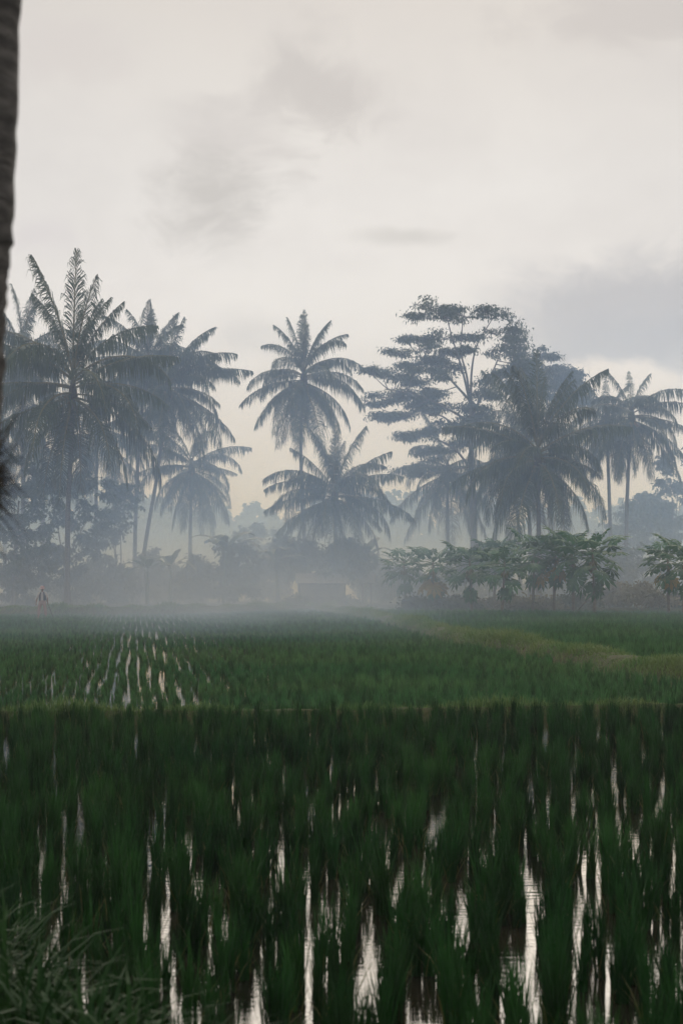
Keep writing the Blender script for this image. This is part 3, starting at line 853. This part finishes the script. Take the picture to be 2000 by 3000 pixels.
broad_tree('leafy_tree', 'hazy round tree between the short palm and the central palm', 720, 156, [(700, 1600, 60, 40), (760, 1580, 60, 46), (730, 1640, 90, 46), (800, 1620, 50, 40)], nleaf=5200, seed=46)
shr = [(60, 1715, 120, 45, 'dark shrub thicket behind the farmer at the far left'),
       (255, 1700, 90, 60, 'shrub right of the farmer under the tall left palm'),
       (345, 1715, 60, 45, 'shrub around the feet of the straight and leaning palms'),
       (470, 1690, 80, 65, 'broad shrub at the right of the leaning palm base'),
       (580, 1700, 80, 58, 'shrub under the short drooping palm'),
       (680, 1690, 70, 66, 'tall shrub between the short palm and the hut'),
       (790, 1685, 70, 66, 'shrub just left of the small hut'),
       (880, 1640, 80, 46, 'shrub rising behind the small hut roof'),
       (1000, 1640, 90, 50, 'shrub behind the hut under the broad low palm'),
       (1105, 1690, 70, 60, 'misty shrub between the hut and the papaya trees'),
       (1200, 1690, 90, 60, 'misty shrub behind the left papaya trees'),
       (1400, 1660, 110, 50, 'faint shrub below the feathery tree'),
       (1640, 1650, 110, 60, 'faint shrub below the right palm cluster'),
       (1850, 1660, 110, 60, 'faint shrub below the far right palms'),
       (885, 1772, 46, 20, 'low bush in front of the left corner of the hut'),
       (1022, 1772, 50, 22, 'low bush in front of the gap between hut and shelter')]
for i, (x, y, a, b, lab) in enumerate(shr):
    D = 137 + (i * 7 % 11) if i < 14 else 135
    if i < 14: y -= 18; b *= 1.35
    cl_ = [(x + random.uniform(-.5, .5) * a, y + random.uniform(-.3, .5) * b, a * random.uniform(.45, .7), b * random.uniform(.5, .75)) for _ in range(4)] + [(x, y + b * .45, a, b * .6)]
    broad_tree('shrub', lab, x, D, cl_, leaf=0.3, nleaf=4600, seed=60 + i, m='shrub_leaf', cat='shrub', group='shrubs along the field edge', rt=0.05, stems=3)

for i, (x, D, lab) in enumerate([(165, 152, 'low hedge bush far behind the farmer'), (330, 155, 'low hedge bush far behind the leaning palm'), (520, 154, 'low hedge bush far behind the short palm'),
                                 (1300, 150, 'low hedge bush far behind the left papaya trees'), (1480, 151, 'low hedge bush far behind the middle papaya trees'), (1650, 150, 'low hedge bush far behind the tallest papaya group'), (1830, 152, 'low hedge bush far behind the gap in the papaya row'), (1980, 151, 'low hedge bush far behind the papaya pair')]):
    broad_tree('shrub', lab, x, D, [(x - 50, 1735, 60, 34), (x + 50, 1730, 60, 38), (x, 1715, 60, 40), (x, 1755, 100, 26)], leaf=0.32, nleaf=3000, seed=90 + i, m='shrub_leaf', cat='shrub', group='low hedge behind the palms', rt=0.04, stems=3)

# banana plants in the mist
def banana(label, px, D, h, seed, lean=0.0):
    random.seed(seed)
    base = at(px, 1775, D); base[2] = 0.3
    root = thing('banana_plant', label, 'banana plant', base, 'banana plants in the mist')
    mb = MB(); tube(mb, spline([(0, 0, 0), (lean * .3, 0, h * .4), (lean, 0, h * .75)], 10), np.linspace(0.14, 0.07, 10), 8); mb.build('stem', M['banana_leaf'], root, True)
    for i in range(8):
        a = R(i * 137.5 + random.uniform(-20, 20)); L = h * random.uniform(0.5, 0.68)
        e0 = R(random.uniform(35, 78)); dr = R(random.uniform(60, 120))
        s = np.linspace(0, 1, 12); el_ = e0 - dr * s ** 1.3
        dv = np.stack([np.cos(a) * np.cos(el_), np.sin(a) * np.cos(el_), np.sin(el_)], -1)
        pts = np.cumsum(dv * L / 11, 0)
        sd_ = np.array([-math.sin(a), math.cos(a), 0])
        wd = 0.3 * np.sin(np.pi * np.clip((s - 0.12) / 0.88, 0, 1)) ** 0.6 * h / 4 + 0.015
        wd = wd * np.array([random.uniform(.8, 1.1) for _ in s])
        mb = MB()
        V = np.stack([pts + sd_ * wd[:, None] + np.array([0, 0, -0.25]) * wd[:, None], pts, pts - sd_ * wd[:, None] + np.array([0, 0, -0.25]) * wd[:, None]], 1).reshape(-1, 3)
        mb.add(V, [(3 * k + j, 3 * k + j + 1, 3 * k + j + 4, 3 * k + j + 3) for k in range(11) for j in range(2)])
        mb.build('leaf', M['banana_leaf'], root, True, (lean, 0, h * .73))
    return root
banana('banana plant left of the short palm with torn broad leaves', 500, 140, 3.2, 81)
banana('banana plant beside the tall shrub left of the hut', 655, 138, 4.6, 82, 0.2)
banana('banana plant close to the left end of the hut', 815, 139, 3.8, 83, -0.2)
banana('small banana plant right of the leaning palm foot', 432, 136, 3.0, 84)
banana('banana plant behind the right end of the hut', 1070, 141, 4.0, 85)

# ------------------------------------------------------------------ far-off wood
mb = MB()
random.seed(90)
for i in range(150):
    x = random.uniform(-105, 105); y = random.uniform(300, 390)
    h = random.uniform(9, 15) * (1.0 + 0.12 * math.sin(x * 0.11))
    c = (x, y, h * 0.62); r = (random.uniform(3, 6), random.uniform(3, 6), h * 0.42)
    leaves(mb, clump_pts(c, r, 34, 1100, (1.0, 1.0, 0.8), 0.6), 1.15, 0.7, 0.4)
    tube(mb, [(x, y, 0), (x, y, h * 0.6)], [0.3, 0.12], 5)
    if True:
        leaves(mb, clump_pts((x, y - 2, 2.4), (7, 2, 3.0), 22, 620, (1.0, 1.0, 0.6), 0.5), 0.9, 0.6, 0.4)
tag(mb.build('distant_wood', M['broad_leaf']), 'pale blue far off wood behind the palms', 'trees', kind='stuff')

# ------------------------------------------------------------------ papaya trees
def papaya_leaf_mesh(m, seed):
    random.seed(seed)
    mb = MB()
    # petiole along +X, then a drooping palmate blade
    pet = spline([(0, 0, 0), (0.35, 0, 0.03), (0.85, 0, -0.06)], 6)
    tube(mb, pet, np.linspace(0.016, 0.010, 6), 4, 0)
    tip = pet[-1]
    V = [tip]; T = []
    nl = 9
    for k in range(nl):
        a = R(-150 + 300 * k / (nl - 1))
        Lk = (0.50 if abs(a) < 1.2 else 0.38) * random.uniform(0.9, 1.1)
        dv = np.array([math.cos(a), math.sin(a), 0]); sv_ = np.array([-math.sin(a), math.cos(a), 0])
        dz = lambda r: np.array([0, 0, -0.55 * r * r - 0.1 * r])
        i0 = len(V)
        V += [tip + dv * 0.16 * Lk / .4 + sv_ * 0.045 + dz(.16), tip + dv * 0.27 + sv_ * 0.085 + dz(.27), tip + dv * Lk + dz(Lk), tip + dv * 0.27 - sv_ * 0.085 + dz(.27), tip + dv * 0.16 * Lk / .4 - sv_ * 0.045 + dz(.16), tip + dv * 0.3 + dz(.3) + (0, 0, .02)]
        T += [(0, i0 + 4, i0), (i0, i0 + 4, i0 + 5), (i0, i0 + 5, i0 + 1), (i0 + 4, i0 + 3, i0 + 5), (i0 + 1, i0 + 5, i0 + 2), (i0 + 5, i0 + 3, i0 + 2)]
    mb.add(V, None, T)
    return mb.mesh('papaya_leaf', m)
PL = [papaya_leaf_mesh(M['papaya_leaf'], s) for s in (1, 2, 3)]
PLO = papaya_leaf_mesh(M['papaya_old'], 4)
mbf = MB(); ellipsoid(mbf, (0, 0, -0.14), (0.085, 0.085, 0.15), 8, 6); FRUIT = mbf.mesh('fruit', M['papaya_fruit'], True)
def papaya(label, px, top_py, base_py, D, seed, nleaf=24, size=1.0, nyel=2, fruit=6, spread_z=1.0, skirt=True):
    random.seed(seed)
    base = at(px, base_py, D); base[2] = 0.3
    root = thing('papaya_tree', label, 'papaya tree', base, 'papaya trees on the right')
    h = at(px, top_py, D)[2] - 0.3
    hx = random.uniform(-.15, .15)
    hc = h - 0.55 * size
    sp = spline([(0, 0, 0), (hx * .5, 0, hc * .5), (hx, 0, hc)], 16)
    mb = MB(); tube(mb, sp, np.linspace(0.085, 0.045, 16) * (1 + 0.05 * (np.arange(16) % 2)), 8); mb.build('trunk', M['papaya_bark'], root, True)
    for i in range(nleaf):
        t = i / nleaf
        e = 50 - 88 * t + random.uniform(-9, 9)
        yel = i >= nleaf - nyel
        o = link('leaf', PLO if yel else PL[i % 3], root)
        o.location = (hx, 0, hc - 0.45 * t * size + 0.05)
        s = size * random.uniform(0.95, 1.25) * (0.6 if t < 0.12 else 1.0)
        o.scale = (s, s, s)
        o.rotation_euler = (random.uniform(-.3, .3), -R(e if not yel else -50), R(i * 137.5 + random.uniform(-12, 12)))
        if yel: o['label'] = 'yellowing lower leaf'
    if skirt:
        for i in range(4):
            o = link('leaf', PL[i % 3], root)
            o.location = (hx, 0, hc - 0.65 * size - 0.05 * i)
            s = size * random.uniform(0.8, 1.0); o.scale = (s, s, s)
            o.rotation_euler = (random.uniform(-.4, .4), R(random.uniform(52, 78)), R(i * 137.5 + random.uniform(-20, 20)))
    for i in range(fruit):
        o = link('fruit', FRUIT, root)
        a = i * 2.4; o.location = (hx + 0.12 * math.cos(a), 0.12 * math.sin(a), hc - 0.45 * size - 0.07 * i)
        o.rotation_euler = (0.25 * math.sin(a), -0.25 * math.cos(a), 0)
    return root
def Z6(x, y): return (1150 + x * .542, 1500 + y * .542)
pap = [(70, 205, 122, 0.95, 'faint papaya tree at the misty left end of the row', 1),
       (215, 190, 120, 1.1, 'second papaya tree from the left with yellow lower leaves', 4),
       (425, 183, 116, 1.1, 'third papaya tree from the left with a bushy dark skirt of leaves', 1),
       (590, 195, 112, 1.05, 'papaya tree in the middle of the row with bare pale trunk', 1),
       (545, 148, 124, 1.0, 'taller papaya tree behind the middle of the row', 1),
       (755, 120, 117, 1.1, 'papaya tree at the left of the tallest group', 1),
       (870, 112, 116, 1.15, 'papaya tree in the middle of the tallest group', 3),
       (975, 112, 115, 1.15, 'papaya tree carrying fruit in the tallest group', 1),
       (1090, 108, 112, 1.3, 'largest dark papaya tree at the right end of the group', 1),
       (1490, 165, 114, 1.0, 'left papaya tree of the pair at the right edge', 3),
       (1568, 135, 111, 1.2, 'dark papaya tree cut by the right edge of the photo', 1)]
for i, (x, y, D, size, lab, ny) in enumerate(pap):
    px, py = Z6(x, y)
    papaya(lab, px, py, 1800, D, 100 + i, 26, size * 1.15, ny if ny > 2 else 0, 7 if i in (2, 7, 8, 10) else 4)

# weedy scrub under the papaya trees
scr = [(1230, 1750, 70, 38, 'weedy scrub under the left papaya trees'), (1330, 1755, 80, 38, 'weedy scrub below the bushy papaya'),
       (1440, 1755, 80, 36, 'brownish scrub left of the middle papaya trunk'), (1560, 1750, 90, 36, 'brownish scrub under the tallest papaya group'),
       (1680, 1745, 90, 40, 'scrub around the fruiting papaya trunks'), (1800, 1720, 80, 56, 'pale tall scrub between the papaya group and the right pair'),
       (1900, 1715, 80, 58, 'pale scrub beside the papaya pair at the right edge'), (1985, 1740, 70, 46, 'scrub at the right edge under the cut off papaya')]
for i, (x, y, a, b, lab) in enumerate(scr):
    y += 20; b *= 0.5
    cl_ = [(x + random.uniform(-.6, .6) * a, y + random.uniform(-.5, .3) * b, a * random.uniform(.3, .5), b * random.uniform(.5, .8)) for _ in range(6)] + [(x, y + b * .5, a, b * .5)]
    broad_tree('scrub_bush', lab, x, 121 + (i % 3) * 1.7, cl_, leaf=0.24, nleaf=3000, seed=140 + i, m='dry_leaf' if i in (2, 3, 5, 6) else 'shrub_leaf', cat='shrub', group='scrub under the papaya trees', rt=0.03, stems=4)
# leaning stick and pale sack beside the fruiting papaya
p = at(1712, 1790, 111); p[2] = 0.3
root = thing('leaning_stick', 'dark stick leaning against the largest papaya trunk', 'stick', p)
mb = MB(); tube(mb, [(-.5, 0, 0), (0, 0.1, .55), (.55, 0.2, 1.15)], [.03, .028, .02], 6); mb.build('pole', M['bark'], root)
M['sack'] = rough_mat('white_sack', (0.55, 0.55, 0.53), (0.72, 0.72, 0.7), 7, 0.7, 0.4)
mb = MB(); ellipsoid(mb, (0, 0, 0.22), (.26, .2, .22), 12, 8, 0, 0.12); ellipsoid(mb, (0.04, 0, 0.46), (.07, .06, .08), 8, 6, 0, 0.1)
p = at(1726, 1762, 113); 
o = mb.build('white_sack', M['sack'], None, True, p); tag(o, 'small white sack lodged beside the largest papaya trunk', 'sack')
mb = MB()

# ------------------------------------------------------------------ field huts
M['roof'] = rough_mat('faded_roof_sheet', (0.18, 0.185, 0.19), (0.30, 0.30, 0.31), 3, 0.6, 0.3, 8, (1, 6, 1))
M['wood'] = rough_mat('weathered_wood', (0.05, 0.04, 0.03), (0.11, 0.09, 0.07), 5, 0.9, 0.3, 20, (1, 1, .3))
M['bamboo'] = rough_mat('woven_bamboo', (0.13, 0.11, 0.08), (0.24, 0.2, 0.14), 9, 0.9, 0.4)
def hut(label, px, D, wid, dep, eave, ridge, walls=True):
    base = at(px, 1775, D); base[2] = 0.35
    root = thing('field_hut', label, 'hut', base)
    h0 = 0.35
    for sx in (-1, 1):
        for sy in (-1, 1):
            mb = MB(); box(mb, (sx * (wid / 2 - .25), sy * (dep / 2 - .3), (eave - h0) / 2), (.1, .1, eave - h0)); mb.build('post', M['wood'], root)
    mb = MB(); box(mb, (0, -dep / 2 + .3, eave - h0 - .08), (wid - .3, .08, .1)); mb.build('beam', M['wood'], root)
    if walls:
        npl = 9; wq = (wid - .62) / npl
        for k in range(npl):
            mb = MB(); hh = (eave - h0) * (.34 + .04 * math.sin(k * 2.3)); box(mb, (-(wid - .62) / 2 + wq * (k + .5), -dep / 2 + .3 + .01 * (k % 2), hh / 2 + .08), (wq * .92, .035, hh)); mb.build('plank', M['wood'], root)
        mb = MB(); box(mb, (0, dep / 2 - .36, (eave - h0) / 2), (wid - .62, .04, eave - h0 - .1)); mb.build('back_wall', M['bamboo'], root)
    rz = ridge - h0; ez = eave - h0
    for sy in (-1, 1):
        ns = max(3, round(wid / .75)); ww = wid / ns
        for k in range(ns):
            mb = MB(); x0 = -wid / 2 + k * ww; nc = 9
            V = []
            for j in range(nc):
                xx = x0 + ww * 1.04 * j / (nc - 1); zc = .018 * (j % 2) + .008 * (k % 2)
                V += [(xx, 0.0, rz + zc), (xx, sy * (dep / 2 + .15), ez - .06 + zc), (xx, 0.0, rz + zc - .012), (xx, sy * (dep / 2 + .15), ez - .072 + zc)]
            q = [(4 * j, 4 * j + 1, 4 * j + 5, 4 * j + 4) for j in range(nc - 1)] + [(4 * j + 2, 4 * j + 6, 4 * j + 7, 4 * j + 3) for j in range(nc - 1)] + [(4 * j + 1, 4 * j + 3, 4 * j + 7, 4 * j + 5) for j in range(nc - 1)]
            mb.add(V, q); mb.build('roof_sheet', M['roof'], root)
    mb = MB(); box(mb, (0, 0, rz + .035), (wid + .1, .22, .03)); mb.build('ridge_cap', M['roof'], root)
    return root
hut('small open field hut with a pale sheet roof in the mist', 944, 137, 3.4, 2.6, 1.84, 2.42)
hut('tiny pale roofed shelter right of the field hut', 1074, 139, 1.05, 1.4, 1.85, 2.4, False)

# ------------------------------------------------------------------ the farmer
def skin_mesh(name, verts, edges, radii, m, parent, sub=2, root_i=0):
    me = bpy.data.meshes.new(name); me.from_pydata([Vector(v) for v in verts], edges, []); me.materials.append(m)
    o = link(name, me, parent)
    mod = o.modifiers.new('skin', 'SKIN'); mod.use_smooth_shade = True
    lay = me.skin_vertices[0].data if me.skin_vertices else None
    if lay is None:
        bpy.context.view_layer.objects.active = o
        bpy.ops.object.select_all(action='DESELECT'); o.select_set(True)
        bpy.ops.mesh.customdata_skin_add(); lay = me.skin_vertices[0].data
    for i, r in enumerate(radii):
        lay[i].radius = (r, r) if np.ndim(r) == 0 else r
        lay[i].use_root = (i == root_i)
    s = o.modifiers.new('sub', 'SUBSURF'); s.levels = s.render_levels = sub
    return o
M['skin'] = rough_mat('skin', (0.20, 0.12, 0.08), (0.25, 0.15, 0.10), 8, 0.55)
M['shirt'] = rough_mat('pale_shirt', (0.45, 0.42, 0.42), (0.55, 0.52, 0.50), 9, 0.85, 0.3)
M['vest'] = rough_mat('dark_vest', (0.02, 0.025, 0.035), (0.035, 0.04, 0.05), 9, 0.85, 0.3)
M['trousers'] = rough_mat('pink_trousers', (0.30, 0.20, 0.19), (0.36, 0.25, 0.23), 7, 0.9, 0.4)
M['hat'] = rough_mat('pink_cloth', (0.40, 0.24, 0.23), (0.46, 0.30, 0.28), 7, 0.9, 0.4)
M['eye'] = rough_mat('eye', (0.02, 0.015, 0.01), (0.03, 0.02, 0.015), 3, 0.3)
pb = at(125, 1814, 111); pb[2] = 0.0
FARM = thing('person', 'farmer in pink hat, dark vest and pink trousers standing at the far left', 'person', pb)
J = {'pel': (0, 0, .90), 'waist': (0, 0, 1.05), 'chest': (0, .01, 1.25), 'neck0': (0, .01, 1.40), 'neck1': (0, 0, 1.47), 'head': (0, -.02, 1.56), 'crown': (0, -.01, 1.65), 'nose': (0, -.125, 1.545),
     'shL': (-.17, .01, 1.36), 'elL': (-.27, .0, 1.09), 'wrL': (-.31, -.10, .86), 'plL': (-.315, -.13, .79),
     'shR': (.17, .01, 1.36), 'elR': (.27, .0, 1.09), 'wrR': (.30, -.12, .87), 'plR': (.305, -.15, .80),
     'hipL': (-.10, 0, .86), 'knL': (-.17, -.03, .48), 'anL': (-.21, .02, .09), 'toL': (-.24, -.14, .035),
     'hipR': (.10, 0, .86), 'knR': (.16, -.03, .48), 'anR': (.20, .02, .09), 'toR': (.23, -.14, .035)}
RA = {'pel': .13, 'waist': (.13, .10), 'chest': (.15, .11), 'neck0': .06, 'neck1': .05, 'head': .085, 'crown': .06, 'nose': .014, 'shL': .055, 'elL': .042, 'wrL': .028, 'plL': (.036, .018), 'shR': .055, 'elR': .042, 'wrR': .028, 'plR': (.036, .018),
      'hipL': .085, 'knL': .058, 'anL': .036, 'toL': .03, 'hipR': .085, 'knR': .058, 'anR': .036, 'toR': .03}
E = [('pel', 'waist'), ('waist', 'chest'), ('chest', 'neck0'), ('neck0', 'neck1'), ('neck1', 'head'), ('head', 'crown'), ('head', 'nose'), ('chest', 'shL'), ('shL', 'elL'), ('elL', 'wrL'), ('wrL', 'plL'), ('chest', 'shR'), ('shR', 'elR'), ('elR', 'wrR'), ('wrR', 'plR'),
     ('pel', 'hipL'), ('hipL', 'knL'), ('knL', 'anL'), ('anL', 'toL'), ('pel', 'hipR'), ('hipR', 'knR'), ('knR', 'anR'), ('anR', 'toR')]
for sd_, sg in (('L', -1), ('R', 1)):
    pl = np.array(J['pl' + sd_])
    for f in range(5):
        if f == 4: p1 = pl + np.array([-sg * .045, -.01, .0]); p2 = p1 + np.array([-sg * .01, -.025, -.035])
        else:
            o_ = (f - 1.5) * .019; ln = (.045, .052, .048, .036)[f]
            p1 = pl + np.array([0.004 * sg, o_, -.03 - ln * .5]); p2 = p1 + np.array([-sg * .02, 0, -ln * .7])
        J[f'f{sd_}{f}a'] = tuple(p1); J[f'f{sd_}{f}b'] = tuple(p2); RA[f'f{sd_}{f}a'] = .009; RA[f'f{sd_}{f}b'] = .008
        E += [('pl' + sd_, f'f{sd_}{f}a'), (f'f{sd_}{f}a', f'f{sd_}{f}b')]
keys = list(J); ix = {k: i for i, k in enumerate(keys)}
skin_mesh('body', [J[k] for k in keys], [(ix[a], ix[b]) for a, b in E], [RA[k] for k in keys], M['skin'], FARM)
def garment(name, ks, es, grow, m):
    kx = {k: i for i, k in enumerate(ks)}
    rr = [tuple(np.atleast_1d(RA[k]) + grow) if np.ndim(RA[k]) else RA[k] + grow for k in ks]
    return skin_mesh(name, [J[k] for k in ks], [(kx[a], kx[b]) for a, b in es], rr, m, FARM)
J['shinL'] = (-.20, .01, .18); J['shinR'] = (.19, .01, .18); RA['shinL'] = RA['shinR'] = .05
garment('shirt', ['chest', 'pel', 'waist', 'neck0', 'shL', 'elL', 'shR', 'elR'], [('pel', 'waist'), ('waist', 'chest'), ('chest', 'neck0'), ('chest', 'shL'), ('shL', 'elL'), ('chest', 'shR'), ('shR', 'elR')], .016, M['shirt'])
garment('trousers', ['pel', 'hipL', 'knL', 'shinL', 'hipR', 'knR', 'shinR', 'waist'], [('pel', 'hipL'), ('hipL', 'knL'), ('knL', 'shinL'), ('pel', 'hipR'), ('hipR', 'knR'), ('knR', 'shinR'), ('pel', 'waist')], .026, M['trousers'])
# open vest: two side panels and a back
mb = MB(); V = []; nn = 17; zs = np.linspace(.97, 1.41, 7)
for z in zs:
    for k in range(nn):
        a = R(-90 + 24) + R(312) * k / (nn - 1)
        rx = (.185 if z < 1.3 else .185 - (z - 1.3) * .55); ry = .15 if z < 1.3 else .15 - (z - 1.3) * .35
        V.append((rx * math.cos(a), .005 + ry * math.sin(a), z))
mb.add(V, [(r_ * nn + k, r_ * nn + k + 1, (r_ + 1) * nn + k + 1, (r_ + 1) * nn + k) for r_ in range(6) for k in range(nn - 1)])
o = mb.build('vest', M['vest'], FARM, True); sm_ = o.modifiers.new('thick', 'SOLIDIFY'); sm_.thickness = .012
mb = MB(); V = []; nn = 20
prof = [(.175, 1.585), (.16, 1.60), (.112, 1.615), (.11, 1.66), (.095, 1.71), (.05, 1.735), (.0, 1.74)]
for r_, z in prof:
    for k in range(nn):
        a = 2 * math.pi * k / nn; V.append((r_ * math.cos(a), -.015 + r_ * math.sin(a), z))
mb.add(V, [(i * nn + k, i * nn + (k + 1) % nn, (i + 1) * nn + (k + 1) % nn, (i + 1) * nn + k) for i in range(len(prof) - 1) for k in range(nn)])
o = mb.build('hat', M['hat'], FARM, True)
for s_ in (-1, 1):
    mb = MB(); ellipsoid(mb, (s_ * .034, -.098, 1.562), (.012, .008, .008), 6, 5); mb.build('eye', M['eye'], FARM)
    mb = MB(); ellipsoid(mb, (s_ * .09, -.01, 1.55), (.012, .022, .034), 6, 5); mb.build('ear', M['skin'], FARM)
# hoe held in the hand on the viewer's right
hp = Vector(pb) + Vector((.31, -.18, .80))
mb = MB()
hoe = link('hoe', None, None, hp); tag(hoe, "long handled hoe held down beside the farmer's leg", 'hoe')
mb = MB(); tube(mb, [(-.10, .02, .28), (0, 0, 0), (.28, -.06, -.72)], [.016, .016, .016], 7); mb.build('handle', M['wood'], hoe)
mb = MB(); box(mb, (.29, -.13, -.72), (.16, .18, .012)); mb.build('blade', M['vest'], hoe)

# ------------------------------------------------------------------ blurred near palm trunk at the left edge
D0 = 5.0
tb = np.array([-1.22, 5.2, 0.45])
NT_ = thing('coconut_palm', 'dark blurred palm trunk very close at the left edge', 'palm tree', tb)
edge = [(-60, 2600), (-28, 1700), (0, 1250), (20, 850), (40, 600), (60, 0), (84, -700)]
ax = []
for (x, y) in edge:
    p_ = at(x, y, D0); ax.append(np.array([p_[0] - 0.155, D0 + 0.0, p_[2]]) - tb)
sp = spline([np.array([0, -.05, -.3])] + ax, 90)
rad = 0.155 + 0.0015 * np.sin(np.arange(90) * 1.9) + RNG.normal(0, 0.002, 90) + np.where(np.arange(90) % 4 == 0, 0.003, 0)
M['near_bark'] = rough_mat('near_palm_bark', (0.09, 0.085, 0.085), (0.30, 0.28, 0.27), 7, 0.95, 1.0, 22, (1, 1, 5))
mb = MB(); tube(mb, sp, rad, 28); mb.build('trunk', M['near_bark'], NT_, True)
ntop = sp[-1] + np.array([0.5, 0.3, 6.5])
mb = MB(); tube(mb, spline([sp[-2], sp[-1], sp[-1] * 0.45 + ntop * 0.55, ntop], 30), np.linspace(0.155, 0.12, 30), 14); mb.build('trunk', M['palm_bark'], NT_, True)
for i in range(24):  # unseen crown completing the palm above the frame, added to shade the foreground
    e = 78 - 120 * i / 24
    link('frond', frond_mesh(4.8, R(e), R(70), R(i * 137.5), hang=1.3, young=max(0, (e - 55) / 35)), NT_, Vector(ntop))
for (zc, n_) in ((2.44, 1100),):
    mb = MB()
    i0 = np.argmin(np.abs(sp[:, 2] + tb[2] - zc)); c = sp[i0]
    a = RNG.uniform(0, 2 * np.pi, n_); zz = RNG.normal(0, 0.045, n_)
    b_ = np.stack([c[0] + 0.15 * np.cos(a), c[1] + 0.15 * np.sin(a), c[2] + zz], -1)
    t_ = np.stack([np.cos(a), np.sin(a), RNG.normal(-.3, .6, n_)], -1) * RNG.uniform(.02, .10, n_)[:, None]
    s_ = np.stack([-np.sin(a), np.cos(a), 0 * a], -1) * .010
    V = np.stack([b_ - s_, b_ + s_, b_ + t_], 1).reshape(-1, 3)
    mb.add(V, None, np.arange(3 * n_).reshape(-1, 3))
    mb.build('fibre_tuft', M['fibre'], NT_)

# ------------------------------------------------------------------ air: even haze, and the drifting smoke that lies on the field edge
def haze_box(name, x0, x1, y0, y1, z0, z1):
    mb = MB(); box(mb, ((x0 + x1) / 2, (y0 + y1) / 2, (z0 + z1) / 2), (x1 - x0, y1 - y0, z1 - z0))
    return mb
m, t, o = mat('haze_air')
pv = t.add('ShaderNodeVolumePrincipled')
pv.inputs['Color'].default_value = (0.80, 0.90, 1.0, 1)
pv.inputs['Density'].default_value = 0.0006
pv.inputs['Anisotropy'].default_value = 0.45
t.l.new(pv.outputs[0], o.inputs['Volume'])
hz = haze_box('haze', -340, 340, -70, 710, -1.2, 26).build('haze', m)
tag(hz, 'thin blue evening haze in the air', 'haze', kind='stuff')

m, t, o = mat('smoke_air')
geo = t.add('ShaderNodeNewGeometry')
s3 = t.add('ShaderNodeSeparateXYZ'); t.l.new(geo.outputs['Position'], s3.inputs[0])
X_, Y_, Z_ = s3.outputs
low = t.math('EXPONENT', t.math('MULTIPLY', Z_, -1 / 4.0))
high = t.math('EXPONENT', t.math('MULTIPLY', Z_, -1 / 9.5))
high = t.math('MULTIPLY', high, t.maprange(Z_, 25.6, 15.0))
nz = t.noise(t.vmath('MULTIPLY', geo.outputs['Position'], (0.09, 0.05, 0.20)), 1.0, 3, 0.6)
patch = t.maprange(nz, 0.32, 0.68, 0.25, 1.75)
fy = t.maprange(Y_, 196, 160)
# the low layer lies thickest over the middle of the field edge and thins to both sides
mid = t.math('ADD', 0.26, t.math('MULTIPLY', t.math('MULTIPLY', t.maprange(X_, -19, -8), t.maprange(X_, 8, 0)), 0.74))
lowd = t.math('MULTIPLY', t.math('MULTIPLY', t.maprange(Y_, 48, 104), t.maprange(Y_, 170, 134)), t.math('MULTIPLY', patch, mid))
tall = t.math('MULTIPLY', t.maprange(Y_, 102, 134), fy)
ex = t.maprange(t.math('ABSOLUTE', X_), 59, 44)
dens = t.math('ADD', t.math('MULTIPLY', t.math('MULTIPLY', lowd, low), 0.020), t.math('MULTIPLY', t.math('MULTIPLY', tall, high), 0.0500))
dens = t.math('MULTIPLY', dens, ex)
pv = t.add('ShaderNodeVolumeScatter')
t.l.new(t.mixc(t.maprange(Z_, 0.5, 7.0), (0.56, 0.72, 1.0, 1), (0.40, 0.60, 1.0, 1)), pv.inputs['Color'])
pv.inputs['Anisotropy'].default_value = 0.6
t.l.new(dens, pv.inputs['Density'])
t.l.new(pv.outputs[0], o.inputs['Volume'])
sm = haze_box('smoke', -60, 60, 46, 200, -0.9, 25.8).build('smoke', m)
tag(sm, 'pale smoke drifting low along the field edge', 'smoke', kind='stuff')
sc.cycles.volume_step_rate = 2.0
sc.cycles.volume_max_steps = 256
